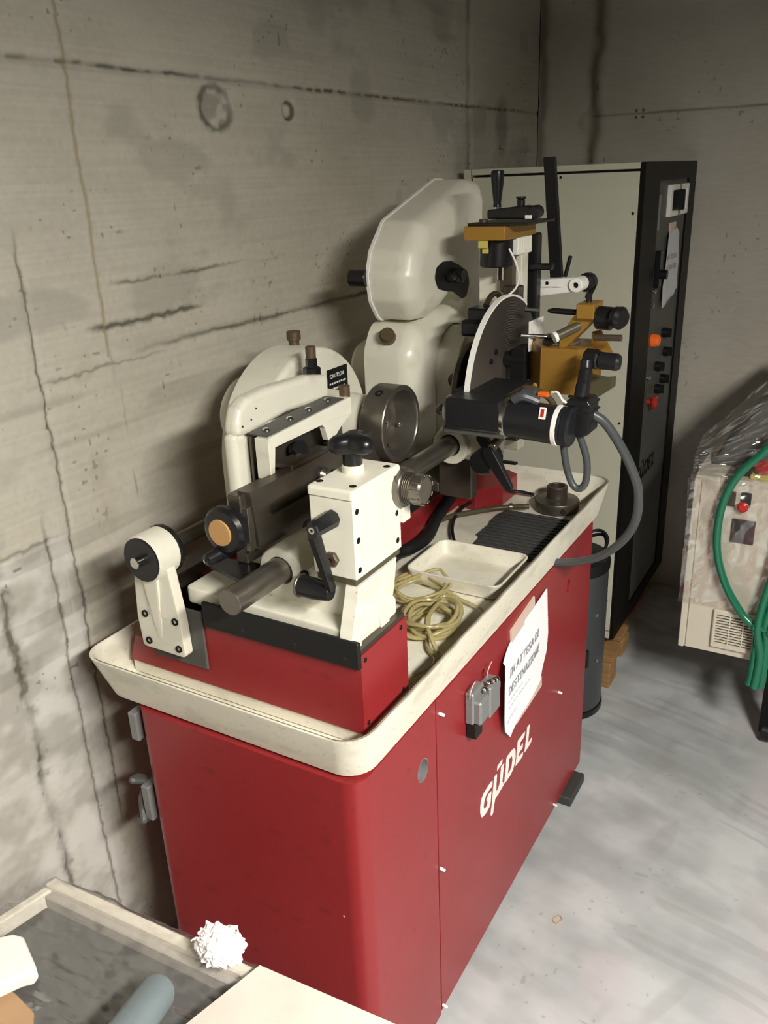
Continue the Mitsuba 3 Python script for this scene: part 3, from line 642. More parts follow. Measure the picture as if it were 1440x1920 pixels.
# column and arm
co = part('column', extr(rp([(1.003, .95), (1.085, .95), (1.085, 1.19), (1.125, 1.214), (1.125, 1.222), (1.003, 1.222)], .008), 'x', -.906, -.879, .011, 4), 'mat_cream', smooth=40)
ar = part('upper_arm', extr(dense(rp([(1.006, 1.217), (1.04, 1.215), (1.15, 1.2255), (1.276, 1.219), (1.282, 1.264), (1.22, 1.276), (1.10, 1.281), (1.045, 1.277), (1.020, 1.264), (1.009, 1.24)], .012), .015), 'x', -.906, -.875, .011, 4), 'mat_cream', smooth=40, label='cream upper arm with small paint chips')
part('oil_fitting', uni(cyl((-.905, 1.268, 1.260), (-.905, 1.268, 1.280), .0165, .002, 6), cyl((-.905, 1.268, 1.278), (-.905, 1.268, 1.297), .011, .002, 6)), 'mat_black', parent=ar, smooth=20)
part('knurled_knob', cyl((-.905, 1.268, 1.296), (-.905, 1.268, 1.318), .0095, .001, 22), 'mat_bronze', parent=ar, smooth=20)
for y, z in ((1.06, 1.255), (1.045, 1.240), (1.022, 1.234)):
    part('paint_chip', cyl((-.8745, y, z), (-.8735, y, z), .0018, 0, 8), 'mat_brown', parent=ar)

# pulley cover, spindle and cup
arc = [(1.345 + .192 * math.cos(a), 1.105 + .192 * math.sin(a)) for a in np.linspace(0, math.pi, 40)]
pc = part('pulley_cover', extr(dense(rp(arc + [(1.153, .97), (1.537, .97)], .004), .02), 'x', -1.045, -.953, .012, 4, both=False), 'mat_cream', smooth=40, label='cream half-round pulley cover with a caution plate')
part('knurled_knob', uni(cyl((-1.02, 1.375, 1.293), (-1.02, 1.375, 1.306), .0105, .001, 22), cyl((-1.02, 1.375, 1.304), (-1.02, 1.375, 1.322), .014, .001, 22)), 'mat_bronze', parent=pc, smooth=20)
part('caution_plate', box(-.9535, -.952, 1.385, 1.460, 1.182, 1.245, .0005), 'mat_black', parent=pc)
part('plate_text', side_text('CAUTION', 1.394, 1.226, .008, -.9522, .0006), 'mat_white', parent=pc, smooth=False)
rng = random.Random(4)
for i in range(3):
    y = 1.392
    while y < 1.448:
        w = rng.uniform(.004, .010)
        part('plate_dash', box(-.9523, -.9516, y, min(y + w, 1.452), 1.213 - i * .011, 1.2165 - i * .011, 0), 'mat_letter', parent=pc, smooth=False)
        y += w + .003
part('side_boss', cyl((-1.115, 1.300, 1.165), (-1.04, 1.300, 1.165), .074, .012), 'mat_cream', parent=pc)
sn = part('spindle_nose', lathe([(.062, 0), (.062, .02), (.059, .08), (.056, .112), (.050, .118)], (-.955, 1.365, 1.150), (1, 0, 0), 48), 'mat_cream')
part('spindle_neck', ringmesh((-.840, 1.371, 1.156), (1, 0, 0), .050, .0415, .012), 'mat_steel', parent=sn)
cup = loft([np.array([(-.830 + h, 1.372 + r * math.cos(a), 1.157 + r * math.sin(a)) for a in np.arange(64) * 2 * math.pi / 64]) for r, h in
            ((.060, 0), (.073, .002), (.075, .005), (.075, .052), (.0735, .054), (.066, .054), (.063, .050), (.054, .010), (.041, .008), (.040, .006), (.040, .001), (.004, .0005))])
cu = part('cup_flange', cup, 'mat_steel', smooth=30, label='hollow turned steel cup on the spindle')
part('set_screw', lathe([(.0085, 0), (.0085, .0015), (.004, .0015), (.004, .0002), (0, .0002)], (-.803, 1.337, 1.2228), (0, -.47, .88), 18), 'mat_black', parent=cu)
for a in (-20, 100, 205, 280):
    r = .050; part('cup_screw', lathe([(.0045, 0), (.004, .004), (0, .005)], (-.813, 1.372 + r * math.cos(math.radians(a)), 1.157 + r * math.sin(math.radians(a))), (1, 0, 0), 12), 'mat_chrome', parent=cu)

# gear housing, belt guard
lo = rp([(1.612, .985), (1.640, 1.075), (1.612, 1.10), (1.612, 1.25), (1.66, 1.305), (1.72, 1.305), (1.79, 1.318), (1.86, 1.30), (1.93, 1.24), (1.95, .985)], .045)
lo = rp([(1.605, 1.055), (1.720, .995), (1.95, .99), (1.95, 1.22), (1.91, 1.285), (1.84, 1.315), (1.77, 1.315), (1.70, 1.300), (1.64, 1.296), (1.605, 1.24)], .047)
ad = [(1.708, .96)] + [(1.802 + .094 * math.cos(a), 1.180 + .094 * math.sin(a)) for a in np.linspace(math.pi, 0, 24)] + [(1.896, .96)]
ad2 = [(1.7045, .90)] + [(1.802 + .0975 * math.cos(a), 1.180 + .0975 * math.sin(a)) for a in np.linspace(math.pi, 0, 24)] + [(1.8995, .90)]
hs = part('gear_housing', cut(extr(dense(lo, .02), 'x', -1.00, -.872, .046, 6, both=False), extr(ad2, 'x', -.895, -.85)), 'mat_cream', smooth=45, label='glossy cream gear housing')
part('knurled_knob', lathe([(.015, 0), (.0175, .004), (.0175, .024), (.013, .03)], (-.945, 1.625, 1.268), (.25, -.75, .42), 22), 'mat_bronze', parent=hs, smooth=25)
gd = [(1.915, 1.590), (1.672, 1.513), (1.615, 1.455), (1.597, 1.405), (1.607, 1.35), (1.640, 1.306), (1.70, 1.303), (1.755, 1.318), (1.80, 1.338), (1.845, 1.335), (1.895, 1.300), (1.93, 1.262), (1.985, 1.262), (1.99, 1.55), (1.965, 1.588)]
g2 = dense(rp(gd, .03), .012)
gu = part('belt_guard', extr(g2, 'x', -.972, -.868, .042, 6, both=False), 'mat_cream', smooth=45, label='tall cream belt guard with a black handle recess')
part('back_rim', extr(dense(rp([(a + (a - 1.79) * .022, b + (b - 1.43) * .022) for a, b in gd], .03), .03), 'x', -.980, -.973), 'mat_white', parent=gu)
bean = [(1.709, 1.412), (1.741, 1.422), (1.78, 1.420), (1.816, 1.409), (1.866, 1.389), (1.878, 1.361), (1.862, 1.333), (1.842, 1.328), (1.795, 1.350), (1.748, 1.358), (1.716, 1.366), (1.70, 1.39)]
be = part('handle_recess', extr(dense(rp(bean, .016), .008), 'x', -.870, -.8655, .001, 2), 'mat_black_matt', parent=gu)
part('finger_grip', uni(box(-.867, -.845, 1.745, 1.825, 1.380, 1.396, .005), cyl((-.866, 1.79, 1.388), (-.84, 1.79, 1.388), .016, .003, 20)), 'mat_black', parent=gu)
part('rear_knob', cyl((-1.02, 1.60, 1.40), (-.978, 1.60, 1.40), .018), 'mat_black', parent=gu)
part('drum', lathe([(.055, 0), (.062, .01), (.062, .11), (.05, .125)], (-1.12, 1.79, 1.165), (1, 0, 0), 40), 'mat_cream')
part('underbody', box(-.99, -.875, 1.70, 1.95, .966, 1.02, .003), 'mat_cream')
# arched bearing door and face plate
dr_ = part('arched_door', extr(ad, 'x', -.896, -.815, .006, 3), 'mat_cream')
part('bearing_ring', uni(cyl((-.766, 1.665, 1.165), (-.750, 1.665, 1.165), .101, .003, 56), cyl((-.87, 1.76, 1.165), (-.755, 1.72, 1.165), .04, .004, 40), cyl((-.76, 1.665, 1.165), (-.685, 1.665, 1.165), .07, .004, 40)), 'mat_dark_steel')
hd = [(1.665 + .196 * math.cos(a), 1.165 + .196 * math.sin(a)) for a in np.linspace(-.1, math.pi + .1, 60)]
fp = part('face_plate', extr(hd, 'x', -.688, -.680, .001, 1), 'mat_disc', label='dark finely grooved half-round face plate')
ri = [(1.665 + r * math.cos(a), 1.165 + r * math.sin(a)) for r, s in ((.200, 1), (.1955, -1)) for a in np.linspace(-.1, math.pi - .12, 60)[::s]]
ri = [(1.665 + r * math.cos(a), 1.165 + r * math.sin(a)) for r, s in ((.200, 1), (.1955, -1)) for a in np.linspace(1.0, math.pi - .1, 50)[::s]]
part('white_edge', extr(ri, 'x', -.690, -.6797), 'mat_white', parent=fp)
for y, z in ((1.575, 1.245), (1.60, 1.26), (1.74, 1.27), (1.66, 1.16), (1.73, 1.20)):
    part('plate_screw', lathe([(.006, 0), (.005, .004), (0, .005)], (-.680, y, z), (1, 0, 0), 14), 'mat_black', parent=fp)
part('rim_clamp', uni(box(-.745, -.695, 1.60, 1.655, 1.318, 1.345, .004), box(-.755, -.70, 1.585, 1.63, 1.290, 1.322, .006)), 'mat_black', parent=fp)
part('rim_clamp', tube([(-.72, 1.64, 1.345), (-.72, 1.67, 1.362), (-.72, 1.70, 1.362), (-.72, 1.72, 1.35)], .006, 8), 'mat_dark_steel', parent=fp)
part('clamp_knob', cyl((-.70, 1.60, 1.10), (-.66, 1.60, 1.10), .012, .003), 'mat_black', parent=fp)
# rear boss with lever
rb = uni(extr(rp([(-.79, 1.036), (-.70, 1.036), (-.658, 1.045), (-.655, 1.10), (-.79, 1.10)], .006), 'y', 1.555, 1.60, .003, 2), cyl((-.757, 1.540, 1.066), (-.757, 1.60, 1.066), .040, .003))
rb = cut(rb, cyl((-.757, 1.50, 1.068), (-.757, 1.59, 1.068), .024))
rs = part('rear_bracket', rb, 'mat_cream')
part('bore_hole', extr(ellipse(-.695, 1.052, .005, .009), 'y', 1.554, 1.5535 - .001), 'mat_hole', parent=rs)
lvr = hull(np.vstack([cyl((-.668, 1.50, 1.105), (-.668, 1.512, 1.105), .010).vertices, cyl((-.650, 1.50, 1.08), (-.650, 1.515, 1.08), .012).vertices]))
lvr2 = hull(np.vstack([cyl((-.650, 1.495, 1.075), (-.650, 1.515, 1.075), .013).vertices, cyl((-.608, 1.50, 1.007), (-.608, 1.511, 1.007), .0085).vertices]))
part('black_lever', uni(lvr, lvr2, cyl((-.668, 1.50, 1.052), (-.668, 1.56, 1.052), .026, .004)), 'mat_black')
part('chrome_pin', cyl((-.643, 1.50, 1.088), (-.643, 1.55, 1.10), .009), 'mat_steel')
part('under_block', uni(box(-.80, -.72, 1.57, 1.60, .94, 1.04, .003), box(-.90, -.80, 1.57, 1.80, .945, .968, .003)), 'mat_dark_steel')

# motor
mo = part('motor', uni(box(-.704, -.590, 1.413, 1.487, 1.146, 1.206, .004), cyl((-.595, 1.45, 1.170), (-.480, 1.45, 1.164), .036, .002, 48)), 'mat_motor', label='black cylindrical motor with hose clamps')
part('end_plate', cyl((-.715, 1.45, 1.172), (-.703, 1.45, 1.172), .030, .002), 'mat_gray_metal', parent=mo)
part('ball_knob', trimesh.creation.icosphere(3, .011).apply_translation((-.731, 1.45, 1.171)), 'mat_steel', parent=mo, smooth=True)
part('hose_clamp', ringmesh((-.594, 1.45, 1.170), (1, 0, -.05), .0385, .0345, .009, .0008), 'mat_chrome', parent=mo)
part('hose_clamp', ringmesh((-.494, 1.45, 1.1645), (1, 0, -.05), .038, .0345, .009, .0008), 'mat_letter', parent=mo)
part('end_cap', cyl((-.481, 1.45, 1.164), (-.462, 1.45, 1.163), .037, .004), 'mat_motor', parent=mo)
part('red_label', box(-.518, -.505, 1.414, 1.4165, 1.170, 1.192, .0004).apply_transform(trimesh.transformations.rotation_matrix(-.35, (1, 0, 0), (0, 1.45, 1.166))), 'mat_white', parent=mo)
part('label_mark', box(-.5145, -.5085, 1.4125, 1.4142, 1.174, 1.188, .0003).apply_transform(trimesh.transformations.rotation_matrix(-.35, (1, 0, 0), (0, 1.45, 1.166))), 'mat_red_button', parent=mo)
part('mount_strip', box(-.715, -.585, 1.425, 1.53, 1.133, 1.146, .002), 'mat_door_gray', parent=mo)
part('top_plate', box(-.715, -.60, 1.47, 1.60, 1.196, 1.207, .002), 'mat_motor', parent=mo)
part('fitting', tube([(-.575, 1.44, 1.207), (-.56, 1.44, 1.215), (-.545, 1.445, 1.212), (-.53, 1.45, 1.205)], .009, 10), 'mat_conduit', parent=mo)
part('red_clip', box(-.537, -.516, 1.46, 1.474, 1.211, 1.220, .002), 'mat_lamp_orange', parent=mo)
part('clip_wire', tube([(-.512, 1.468, 1.22), (-.50, 1.465, 1.222), (-.488, 1.46, 1.210), (-.48, 1.46, 1.205)], .0025, 6), 'mat_letter', parent=mo)
part('fitting', cyl((-.57, 1.47, 1.214), (-.542, 1.47, 1.216), .008), 'mat_blue' if False else 'mat_conduit', parent=mo)
cb = part('connector_box', extr(rp([(-.485, 1.152), (-.448, 1.142), (-.436, 1.15), (-.436, 1.205), (-.442, 1.213), (-.478, 1.213)], .004), 'y', 1.46, 1.515, .004, 3), 'mat_black')
part('ridge', box(-.487, -.434, 1.458, 1.517, 1.200, 1.205, .002), 'mat_motor', parent=cb)
part('ridge', box(-.480, -.433, 1.458, 1.517, 1.186, 1.190, .002), 'mat_motor', parent=cb)
part('elbow_hose', tube([(-.470, 1.535, 1.268), (-.468, 1.528, 1.250), (-.466, 1.51, 1.228), (-.464, 1.492, 1.205)], [.011] * 8 + [.0125] * 8 + [.0135] * 9, 16), 'mat_motor')
part('plug', lathe([(.012, 0), (.016, .003), (.016, .036), (.0125, .041)], (-.452, 1.55, 1.268), (1, 0, -.05), 24), 'mat_motor')
part('plug_nut', cyl((-.478, 1.552, 1.270), (-.450, 1.55, 1.269), .019, .003, 8), 'mat_black', smooth=20)
part('cable_loop', tube([(-.492, 1.485, 1.155), (-.491, 1.487, 1.115), (-.484, 1.49, 1.070), (-.472, 1.49, 1.040), (-.458, 1.49, 1.032), (-.446, 1.49, 1.048), (-.446, 1.492, 1.085), (-.456, 1.492, 1.12), (-.468, 1.488, 1.15)], .0068, 14), 'mat_conduit')
part('conduit', tube([(-.445, 1.49, 1.183), (-.418, 1.50, 1.163), (-.387, 1.515, 1.112), (-.368, 1.54, 1.055), (-.362, 1.56, 1.01), (-.370, 1.585, .945), (-.40, 1.61, .885), (-.45, 1.64, .830), (-.505, 1.66, .797), (-.557, 1.665, .782), (-.58, 1.665, .776)], .0088, 16, 10), 'mat_conduit', label='thick grey cable conduit looping out beside the tray')

# gold toolhead (lower)
gh = part('gold_head', extr([(-.632, 1.668), (-.583, 1.600), (-.510, 1.600), (-.495, 1.63), (-.495, 1.72), (-.632, 1.72)], 'z', 1.183, 1.275, .003, 2), 'mat_gold', label='gold anodised tool head')
part('top_disc', cyl((-.560, 1.655, 1.275), (-.560, 1.655, 1.281), .038, .002), 'mat_door_gray', parent=gh)
part('gold_arm', extr([(-.552, 1.272), (-.535, 1.276), (-.480, 1.335), (-.484, 1.352), (-.512, 1.352), (-.550, 1.300)], 'y', 1.615, 1.655, .002, 2), 'mat_gold', parent=gh)
part('gold_block', box(-.515, -.480, 1.60, 1.66, 1.333, 1.362, .002), 'mat_gold', parent=gh)
part('probe_rod', lathe([(.0025, 0), (.0055, .01), (.006, .075)], (-.578, 1.62, 1.344), (1, 0, -.02), 14), 'mat_black', parent=gh)
part('white_roller', uni(cyl((-.548, 1.588, 1.300), (-.505, 1.63, 1.322), .0095, .001)), 'mat_olive', parent=gh)
part('roller_tip', cyl((-.552, 1.584, 1.298), (-.547, 1.589, 1.3005), .0105, .001), 'mat_white', parent=gh)
part('wing_screw', uni(cyl((-.4985, 1.625, 1.360), (-.4985, 1.625, 1.380), .006), hull([(-.505, 1.62, 1.37), (-.493, 1.62, 1.372), (-.485, 1.625, 1.392), (-.489, 1.63, 1.394), (-.50, 1.63, 1.385), (-.507, 1.628, 1.375)])), 'mat_black', parent=gh)
part('collet', lathe([(.018, 0), (.022, .004), (.022, .03), (.016, .036)], (-.481, 1.62, 1.335), (1, 0, -.05), 24), 'mat_black', parent=gh)
part('round_knob', lathe([(.008, 0), (.008, .012), (.020, .014), (.0215, .026), (.016, .033)], (-.452, 1.61, 1.340), (.9, -.42, -.05), 24), 'mat_black', parent=gh)
part('stud', cyl((-.478, 1.60, 1.300), (-.424, 1.60, 1.302), .006), 'mat_brown', parent=gh)
part('hose_barb', cyl((-.610, 1.585, 1.190), (-.583, 1.575, 1.203), .007), 'mat_chrome', parent=gh)
part('gold_bracket', hull([(-.50, 1.66, 1.30), (-.49, 1.69, 1.30), (-.440, 1.66, 1.235), (-.45, 1.69, 1.225), (-.50, 1.66, 1.27), (-.50, 1.69, 1.27)]), 'mat_gold', parent=gh)
part('wedge_plate', extr([(-.535, 1.170), (-.478, 1.172), (-.446, 1.196), (-.446, 1.216), (-.462, 1.213), (-.52, 1.220)], 'y', 1.63, 1.66, .002, 2), 'mat_olive', parent=gh)
part('bent_hose', tube([(-.625, 1.57, 1.185), (-.605, 1.56, 1.200), (-.575, 1.555, 1.200), (-.545, 1.55, 1.187), (-.53, 1.545, 1.17)], .006, 10), 'mat_bronze', parent=gh)
part('side_block', box(-.665, -.63, 1.64, 1.71, 1.19, 1.26, .004), 'mat_black', parent=gh)
part('spindle_stub', cyl((-.680, 1.655, 1.235), (-.63, 1.655, 1.235), .016), 'mat_black', parent=gh)
# upright slide with upper gold block
us = part('upright_slide', uni(box(-.722, -.682, 1.735, 1.758, 1.03, 1.375, .003), box(-.732, -.70, 1.74, 1.758, 1.36, 1.44, .003)), 'mat_dark_steel', label='dark steel upright slide')
part('rib', box(-.715, -.706, 1.775, 1.79, 1.385, 1.475, .001), 'mat_steel', parent=us)
part('rib', box(-.735, -.731, 1.733, 1.742, 1.385, 1.43, .001), 'mat_chrome', parent=us)
part('rib', box(-.724, -.719, 1.733, 1.742, 1.385, 1.43, .001), 'mat_chrome', parent=us)
part('bellows', box(-.715, -.688, 1.735, 1.815, 1.437, 1.474, .002), 'mat_white', parent=us)
for i in range(7):
    part('fold', box(-.717, -.686, 1.738 + i * .011, 1.744 + i * .011, 1.438, 1.473, .001), 'mat_cream', parent=us)
part('cross_bar', box(-.745, -.640, 1.805, 1.83, 1.400, 1.413, .003), 'mat_black', parent=us)
part('front_post', box(-.706, -.678, 1.82, 1.85, 1.10, 1.475, .003), 'mat_black', parent=us)
part('cream_backplate', box(-.790, -.690, 1.762, 1.80, 1.00, 1.472, .002), 'mat_cream', parent=us)
ub = part('gold_top_block', box(-.773, -.684, 1.650, 1.825, 1.473, 1.5005, .0015), 'mat_gold', label='gold anodised block under the black crank')
part('cap_screw', cyl((-.752, 1.70, 1.500), (-.752, 1.70, 1.512), .009), 'mat_brown', parent=ub)
part('top_cover', box(-.770, -.64, 1.66, 1.82, 1.5005, 1.506, .001), 'mat_black', parent=ub)
part('spindle_motor', cyl((-.722, 1.700, 1.418), (-.722, 1.70, 1.473), .034, .002, 40), 'mat_black', parent=ub)
part('yellow_tag', box(-.742, -.722, 1.651, 1.656, 1.458, 1.4725, .0005), 'mat_yellow', parent=ub)
part('yellow_tag', box(-.737, -.724, 1.660, 1.664, 1.447, 1.457, .0005), 'mat_yellow', parent=ub)
part('thin_wire', tube([(-.686, 1.68, 1.455), (-.672, 1.68, 1.43), (-.668, 1.69, 1.40), (-.675, 1.69, 1.375), (-.70, 1.68, 1.352), (-.705, 1.66, 1.345)], .0022, 8), 'mat_letter', parent=ub)
cr = part('crank', uni(extr(rp([(-.740, 1.512), (-.740, 1.530), (-.66, 1.537), (-.634, 1.535), (-.634, 1.508), (-.66, 1.512)], .004), 'y', 1.69, 1.715, .003, 2), cyl((-.640, 1.688, 1.524), (-.640, 1.72, 1.524), .013, .003, 24)), 'mat_black', label='black crank lever with an upright grip')
part('grip', lathe([(.0085, 0), (.0085, .003), (.0075, .006), (.0125, .045), (.0135, .064), (.012, .069), (.006, .070)], (-.7215, 1.70, 1.535), (0, 0, 1), 24), 'mat_black', parent=cr)
part('grip_ferrule', cyl((-.7215, 1.70, 1.530), (-.7215, 1.70, 1.5365), .008), 'mat_chrome', parent=cr)
part('tee_knob', uni(cyl((-.670, 1.70, 1.533), (-.670, 1.70, 1.548), .008), lathe([(.005, 0), (.010, .004), (.010, .007)], (-.670, 1.70, 1.547), (0, 0, 1), 16)), 'mat_black', parent=cr)
part('name_tag', box(-.656, -.642, 1.686, 1.690, 1.512, 1.519, .0005), 'mat_letter', parent=cr)
# long black lever bar and the cream arm
part('lever_bar', hull(np.vstack([box(-.705, -.679, 1.915, 1.927, 1.622, 1.6275, .001).vertices, box(-.681, -.653, 1.915, 1.927, 1.37, 1.376, .001).vertices])), 'mat_black_matt', label='long upright black lever bar')
part('lever_catch', cyl((-.652, 1.935, 1.372), (-.641, 1.935, 1.418), .0045), 'mat_black_matt')
wa = uni(extr(rp([(-.715, 1.336), (-.69, 1.336), (-.60, 1.349), (-.585, 1.362), (-.59, 1.375), (-.605, 1.379), (-.70, 1.373), (-.715, 1.368)], .004), 'y', 1.86, 1.89, .003, 2), cyl((-.60, 1.852, 1.364), (-.60, 1.90, 1.364), .016, .002))
wa = cut(wa, cyl((-.60, 1.84, 1.364), (-.60, 1.862, 1.364), .0065), hull([(-.685, 1.85, 1.352), (-.63, 1.85, 1.358), (-.685, 1.868, 1.356), (-.685, 1.85, 1.360), (-.63, 1.868, 1.358)]))
ca = part('clamp_arm', wa, 'mat_white', label='off-white cast clamp arm')
part('arm_bolt', cyl((-.60, 1.858, 1.364), (-.60, 1.864, 1.364), .0062, n=14), 'mat_hole', parent=ca)
part('arm_bolt', cyl((-.668, 1.859, 1.366), (-.668, 1.861, 1.366), .004, n=14), 'mat_hole', parent=ca)
part('arm_wheel', cyl((-.592, 1.90, 1.364), (-.592, 1.925, 1.364), .021, .004), 'mat_black', parent=ca)
part('pivot_pin', hull([(-.70, 1.862, 1.335), (-.685, 1.862, 1.346), (-.705, 1.88, 1.332), (-.69, 1.88, 1.344), (-.70, 1.87, 1.33)]), 'mat_white', parent=ca)
pp = cut(box(-.627, -.623, 1.645, 1.722, 1.255, 1.316, .0005), *[extr(ellipse(y, z, .005, .009), 'x', -.64, -.61) for y in (1.665, 1.705) for z in (1.272, 1.300)])
hp = part('hole_plate', pp, 'mat_white', label='white plate with slotted holes')
part('chrome_bolt', uni(cyl((-.64, 1.635, 1.290), (-.585, 1.66, 1.285), .0045), cyl((-.592, 1.658, 1.286), (-.580, 1.663, 1.285), .008, n=6)), 'mat_chrome', parent=hp)
part('chrome_bolt', cyl((-.650, 1.68, 1.335), (-.622, 1.69, 1.334), .0045), 'mat_chrome', parent=hp)

# ------------------------------------------------------------------ things lying in the tray
ZF = .788
def shallow(x0, x1, y0, y1, z0, h, t, r, fl):
    R = lambda q, z: rrect(x0 + q, x1 - q, y0 + q, y1 - q, max(r - max(q, 0) * .3, .004), z)
    return loft([R(fl, z0), R(fl - .004, z0 + .002), R(0, z0 + h - .001), R(.0005, z0 + h), R(t, z0 + h), R(t + fl - .006, z0 + .010), R(t + fl, z0 + .004), R(t + fl + .012, z0 + .003)])
one('shallow_pan', shallow(-.808, -.590, 1.415, 1.595, ZF, .036, .004, .022, .014), 'mat_tray', 'shallow cream plastic pan lying in the drip tray in front of the black mat', 'pan', smooth=40)
mt = thing('rubber_mat', 'black ribbed rubber mat lying in the tray under the steel flange', 'mat')
obj('sheet', extr([(-.770, 1.735), (-.752, 1.755), (-.775, 1.80), (-.775, 1.862), (-.590, 1.885), (-.590, 1.735)], 'z', ZF, ZF + .008), 'mat_rubber', mt)
obj('sheet', extr([(-.752, 1.625), (-.757, 1.70), (-.770, 1.715), (-.770, 1.738), (-.588, 1.738), (-.588, 1.632)], 'z', ZF, ZF + .008), 'mat_rubber', mt)
for i in range(14):
    y = 1.636 + i * .018
    x0 = -.752 if y < 1.70 else -.768
    obj('rib', box(x0, -.595, y, y + .010, ZF + .0078, ZF + .011, .001), 'mat_rubber', mt)
fl = lathe([(.050, 0), (.056, .003), (.057, .006), (.057, .024), (.055, .028), (.034, .030), (.029, .032), (.0265, .034), (.0265, .062), (.025, .064), (.019, .064), (.018, .062), (.018, .02), (0, .02)], (-.660, 1.962, ZF + .0005), (0, 0, 1), 56)
fk = thing('steel_flange', 'turned steel flange with a tubular neck standing at the end of the tray', 'flange')
obj('body', fl, 'mat_dark_steel', fk)
obj('set_screw', lathe([(.006, 0), (.006, .002), (.003, .002), (.003, 0), (0, 0)], (-.628, 1.9155, ZF + .014), (.56, -.82, 0), 16), 'mat_hole', fk)
one('thin_black_hose', tube([(-.775, 1.605, ZF + .02), (-.80, 1.645, ZF + .012), (-.838, 1.715, ZF + .012), (-.865, 1.80, ZF + .013), (-.86, 1.87, ZF + .02), (-.83, 1.93, ZF + .022), (-.785, 1.985, ZF + .022), (-.735, 2.00, ZF + .015)], .0042, 10), 'mat_black', 'thin black hose curving from the pan to the steel flange', 'hose')
hz = thing('clear_hose', 'olive-tinted hose with a clip lying beside the black mat', 'hose')
obj('hose', tube([(-.895, 1.70, ZF + .012), (-.878, 1.765, ZF + .012), (-.832, 1.83, ZF + .012), (-.78, 1.882, ZF + .013), (-.725, 1.906, ZF + .017), (-.715, 1.91, ZF + .017)], .0065, 12), 'mat_olive', hz)
obj('clip', ringmesh((-.762, 1.890, ZF + .0155), (.9, .45, .05), .0095, .006, .010), 'mat_chrome', hz)
one('black_cable', tube([(-.83, 1.20, ZF + .05), (-.845, 1.36, ZF + .03), (-.880, 1.50, ZF + .016), (-.866, 1.56, ZF + .015), (-.862, 1.63, ZF + .017), (-.882, 1.72, ZF + .03), (-.884, 1.82, ZF + .06)], .015, 14), 'mat_black_matt', 'thick black cable running along the red bed in the tray', 'cable')
rng = np.random.RandomState(7)
def coil(cx, cy, z0, loops, rx, ry, jit, lead0, lead1):
    pts = list(lead0); n = 12
    for i in range(loops * n):
        a = i / n * 2 * math.pi + 2.2
        j = int(i / n)
        kx, ky = OFF[j % len(OFF)]
        s = 1 + jit * SC[j % len(SC)]
        pts.append((cx + kx + rx * s * math.cos(a), cy + ky + ry * s * math.sin(a), z0 + .004 + .0075 * (i / n) * .55 + .004 * math.sin(3 * a + j)))
    return pts + list(lead1)
OFF = [(0, 0), (.006, .010), (-.010, -.006), (.012, -.012), (-.004, .016), (.008, .004)]
SC = [0, -.10, .06, -.16, .10, -.05]
one('tubing_coil', tube(coil(-.672, 1.275, ZF, 7, .050, .060, 1.0, [(-.620, 1.085, ZF + .006), (-.600, 1.125, ZF + .006), (-.605, 1.165, ZF + .006), (-.640, 1.20, ZF + .006)], [(-.66, 1.24, ZF + .035), (-.63, 1.20, ZF + .02), (-.60, 1.17, ZF + .008), (-.585, 1.15, ZF + .006)]), .0042, 10, 6), 'mat_tubing', 'coil of clear yellowish tubing nearer the front of the tray', 'tubing')
OFF = [(0, 0), (-.010, .012), (.010, -.008), (.004, .012)]
SC = [0, .10, -.10, .06]
one('tubing_coil', tube(coil(-.752, 1.375, ZF + .006, 4, .055, .058, .9, [(-.58, 1.315, ZF + .01), (-.60, 1.36, ZF + .01), (-.66, 1.385, ZF + .01), (-.69, 1.40, ZF + .01)], [(-.80, 1.32, ZF + .03), (-.835, 1.33, ZF + .02), (-.85, 1.36, ZF + .02)]), .0034, 10, 6), 'mat_tubing', 'thinner coil of clear tubing between the gearbox and the pan', 'tubing')

# paper sign on the side panel
def paper_mesh(out, x, curl, t=.0008, n=70):
    g_ = shapely.Polygon(out); y0, z0, y1, z1 = g_.bounds
    pts = dense(out, .006)
    inner = [(a, b) for a in np.linspace(y0, y1, n) for b in np.linspace(z0, z1, n) if g_.buffer(-.003).contains(shapely.Point(a, b))]
    allp = np.vstack([pts, inner]); from scipy.spatial import Delaunay
    d = Delaunay(allp); f = [s for s in d.simplices if g_.contains(shapely.Point(allp[s].mean(0)))]
    X = x + np.array([curl(a, b) for a, b in allp])
    v = np.stack([X, allp[:, 0], allp[:, 1]], 1); f = np.array(f)
    nrm = np.cross(v[f[:, 1]] - v[f[:, 0]], v[f[:, 2]] - v[f[:, 0]])
    f[nrm[:, 0] < 0] = f[nrm[:, 0] < 0][:, ::-1]
    return trimesh.Trimesh(np.vstack([v, v - [t, 0, 0]]), np.vstack([f, f[:, ::-1] + len(v)]), process=False)
curlA = lambda y, z: .0015 + .020 * max(0, (1.40 - y) / .08) ** 1.5 * (1 if z < .70 else .6) + .010 * max(0, (.54 - z) / .05) ** 1.5 + .0016 * (1 + math.sin(30 * y))
sgn = thing('paper_sign', 'white paper notice taped to the red side panel, its left edge curling away', 'sign')
outA = rp([(1.615, .742), (1.632, .62), (1.625, .575), (1.585, .523), (1.44, .507), (1.390, .496), (1.358, .530), (1.332, .60), (1.320, .66), (1.330, .698), (1.40, .715), (1.50, .735)], .004)
obj('sheet', paper_mesh(outA, -.5590, curlA), 'mat_paper', sgn, smooth=True)
def on_paper(m, curl):
    v = np.array(m.vertices); v[:, 0] += np.array([curl(a, b) for a, b in v[:, 1:]]); return trimesh.Trimesh(v, m.faces, process=False)
obj('text', on_paper(side_text('IN ATTESA DI', 1.400, .632, .0185, -.5582, .0006, .11, shear=.15, sx=.93), curlA), 'mat_ink', sgn, smooth=False)
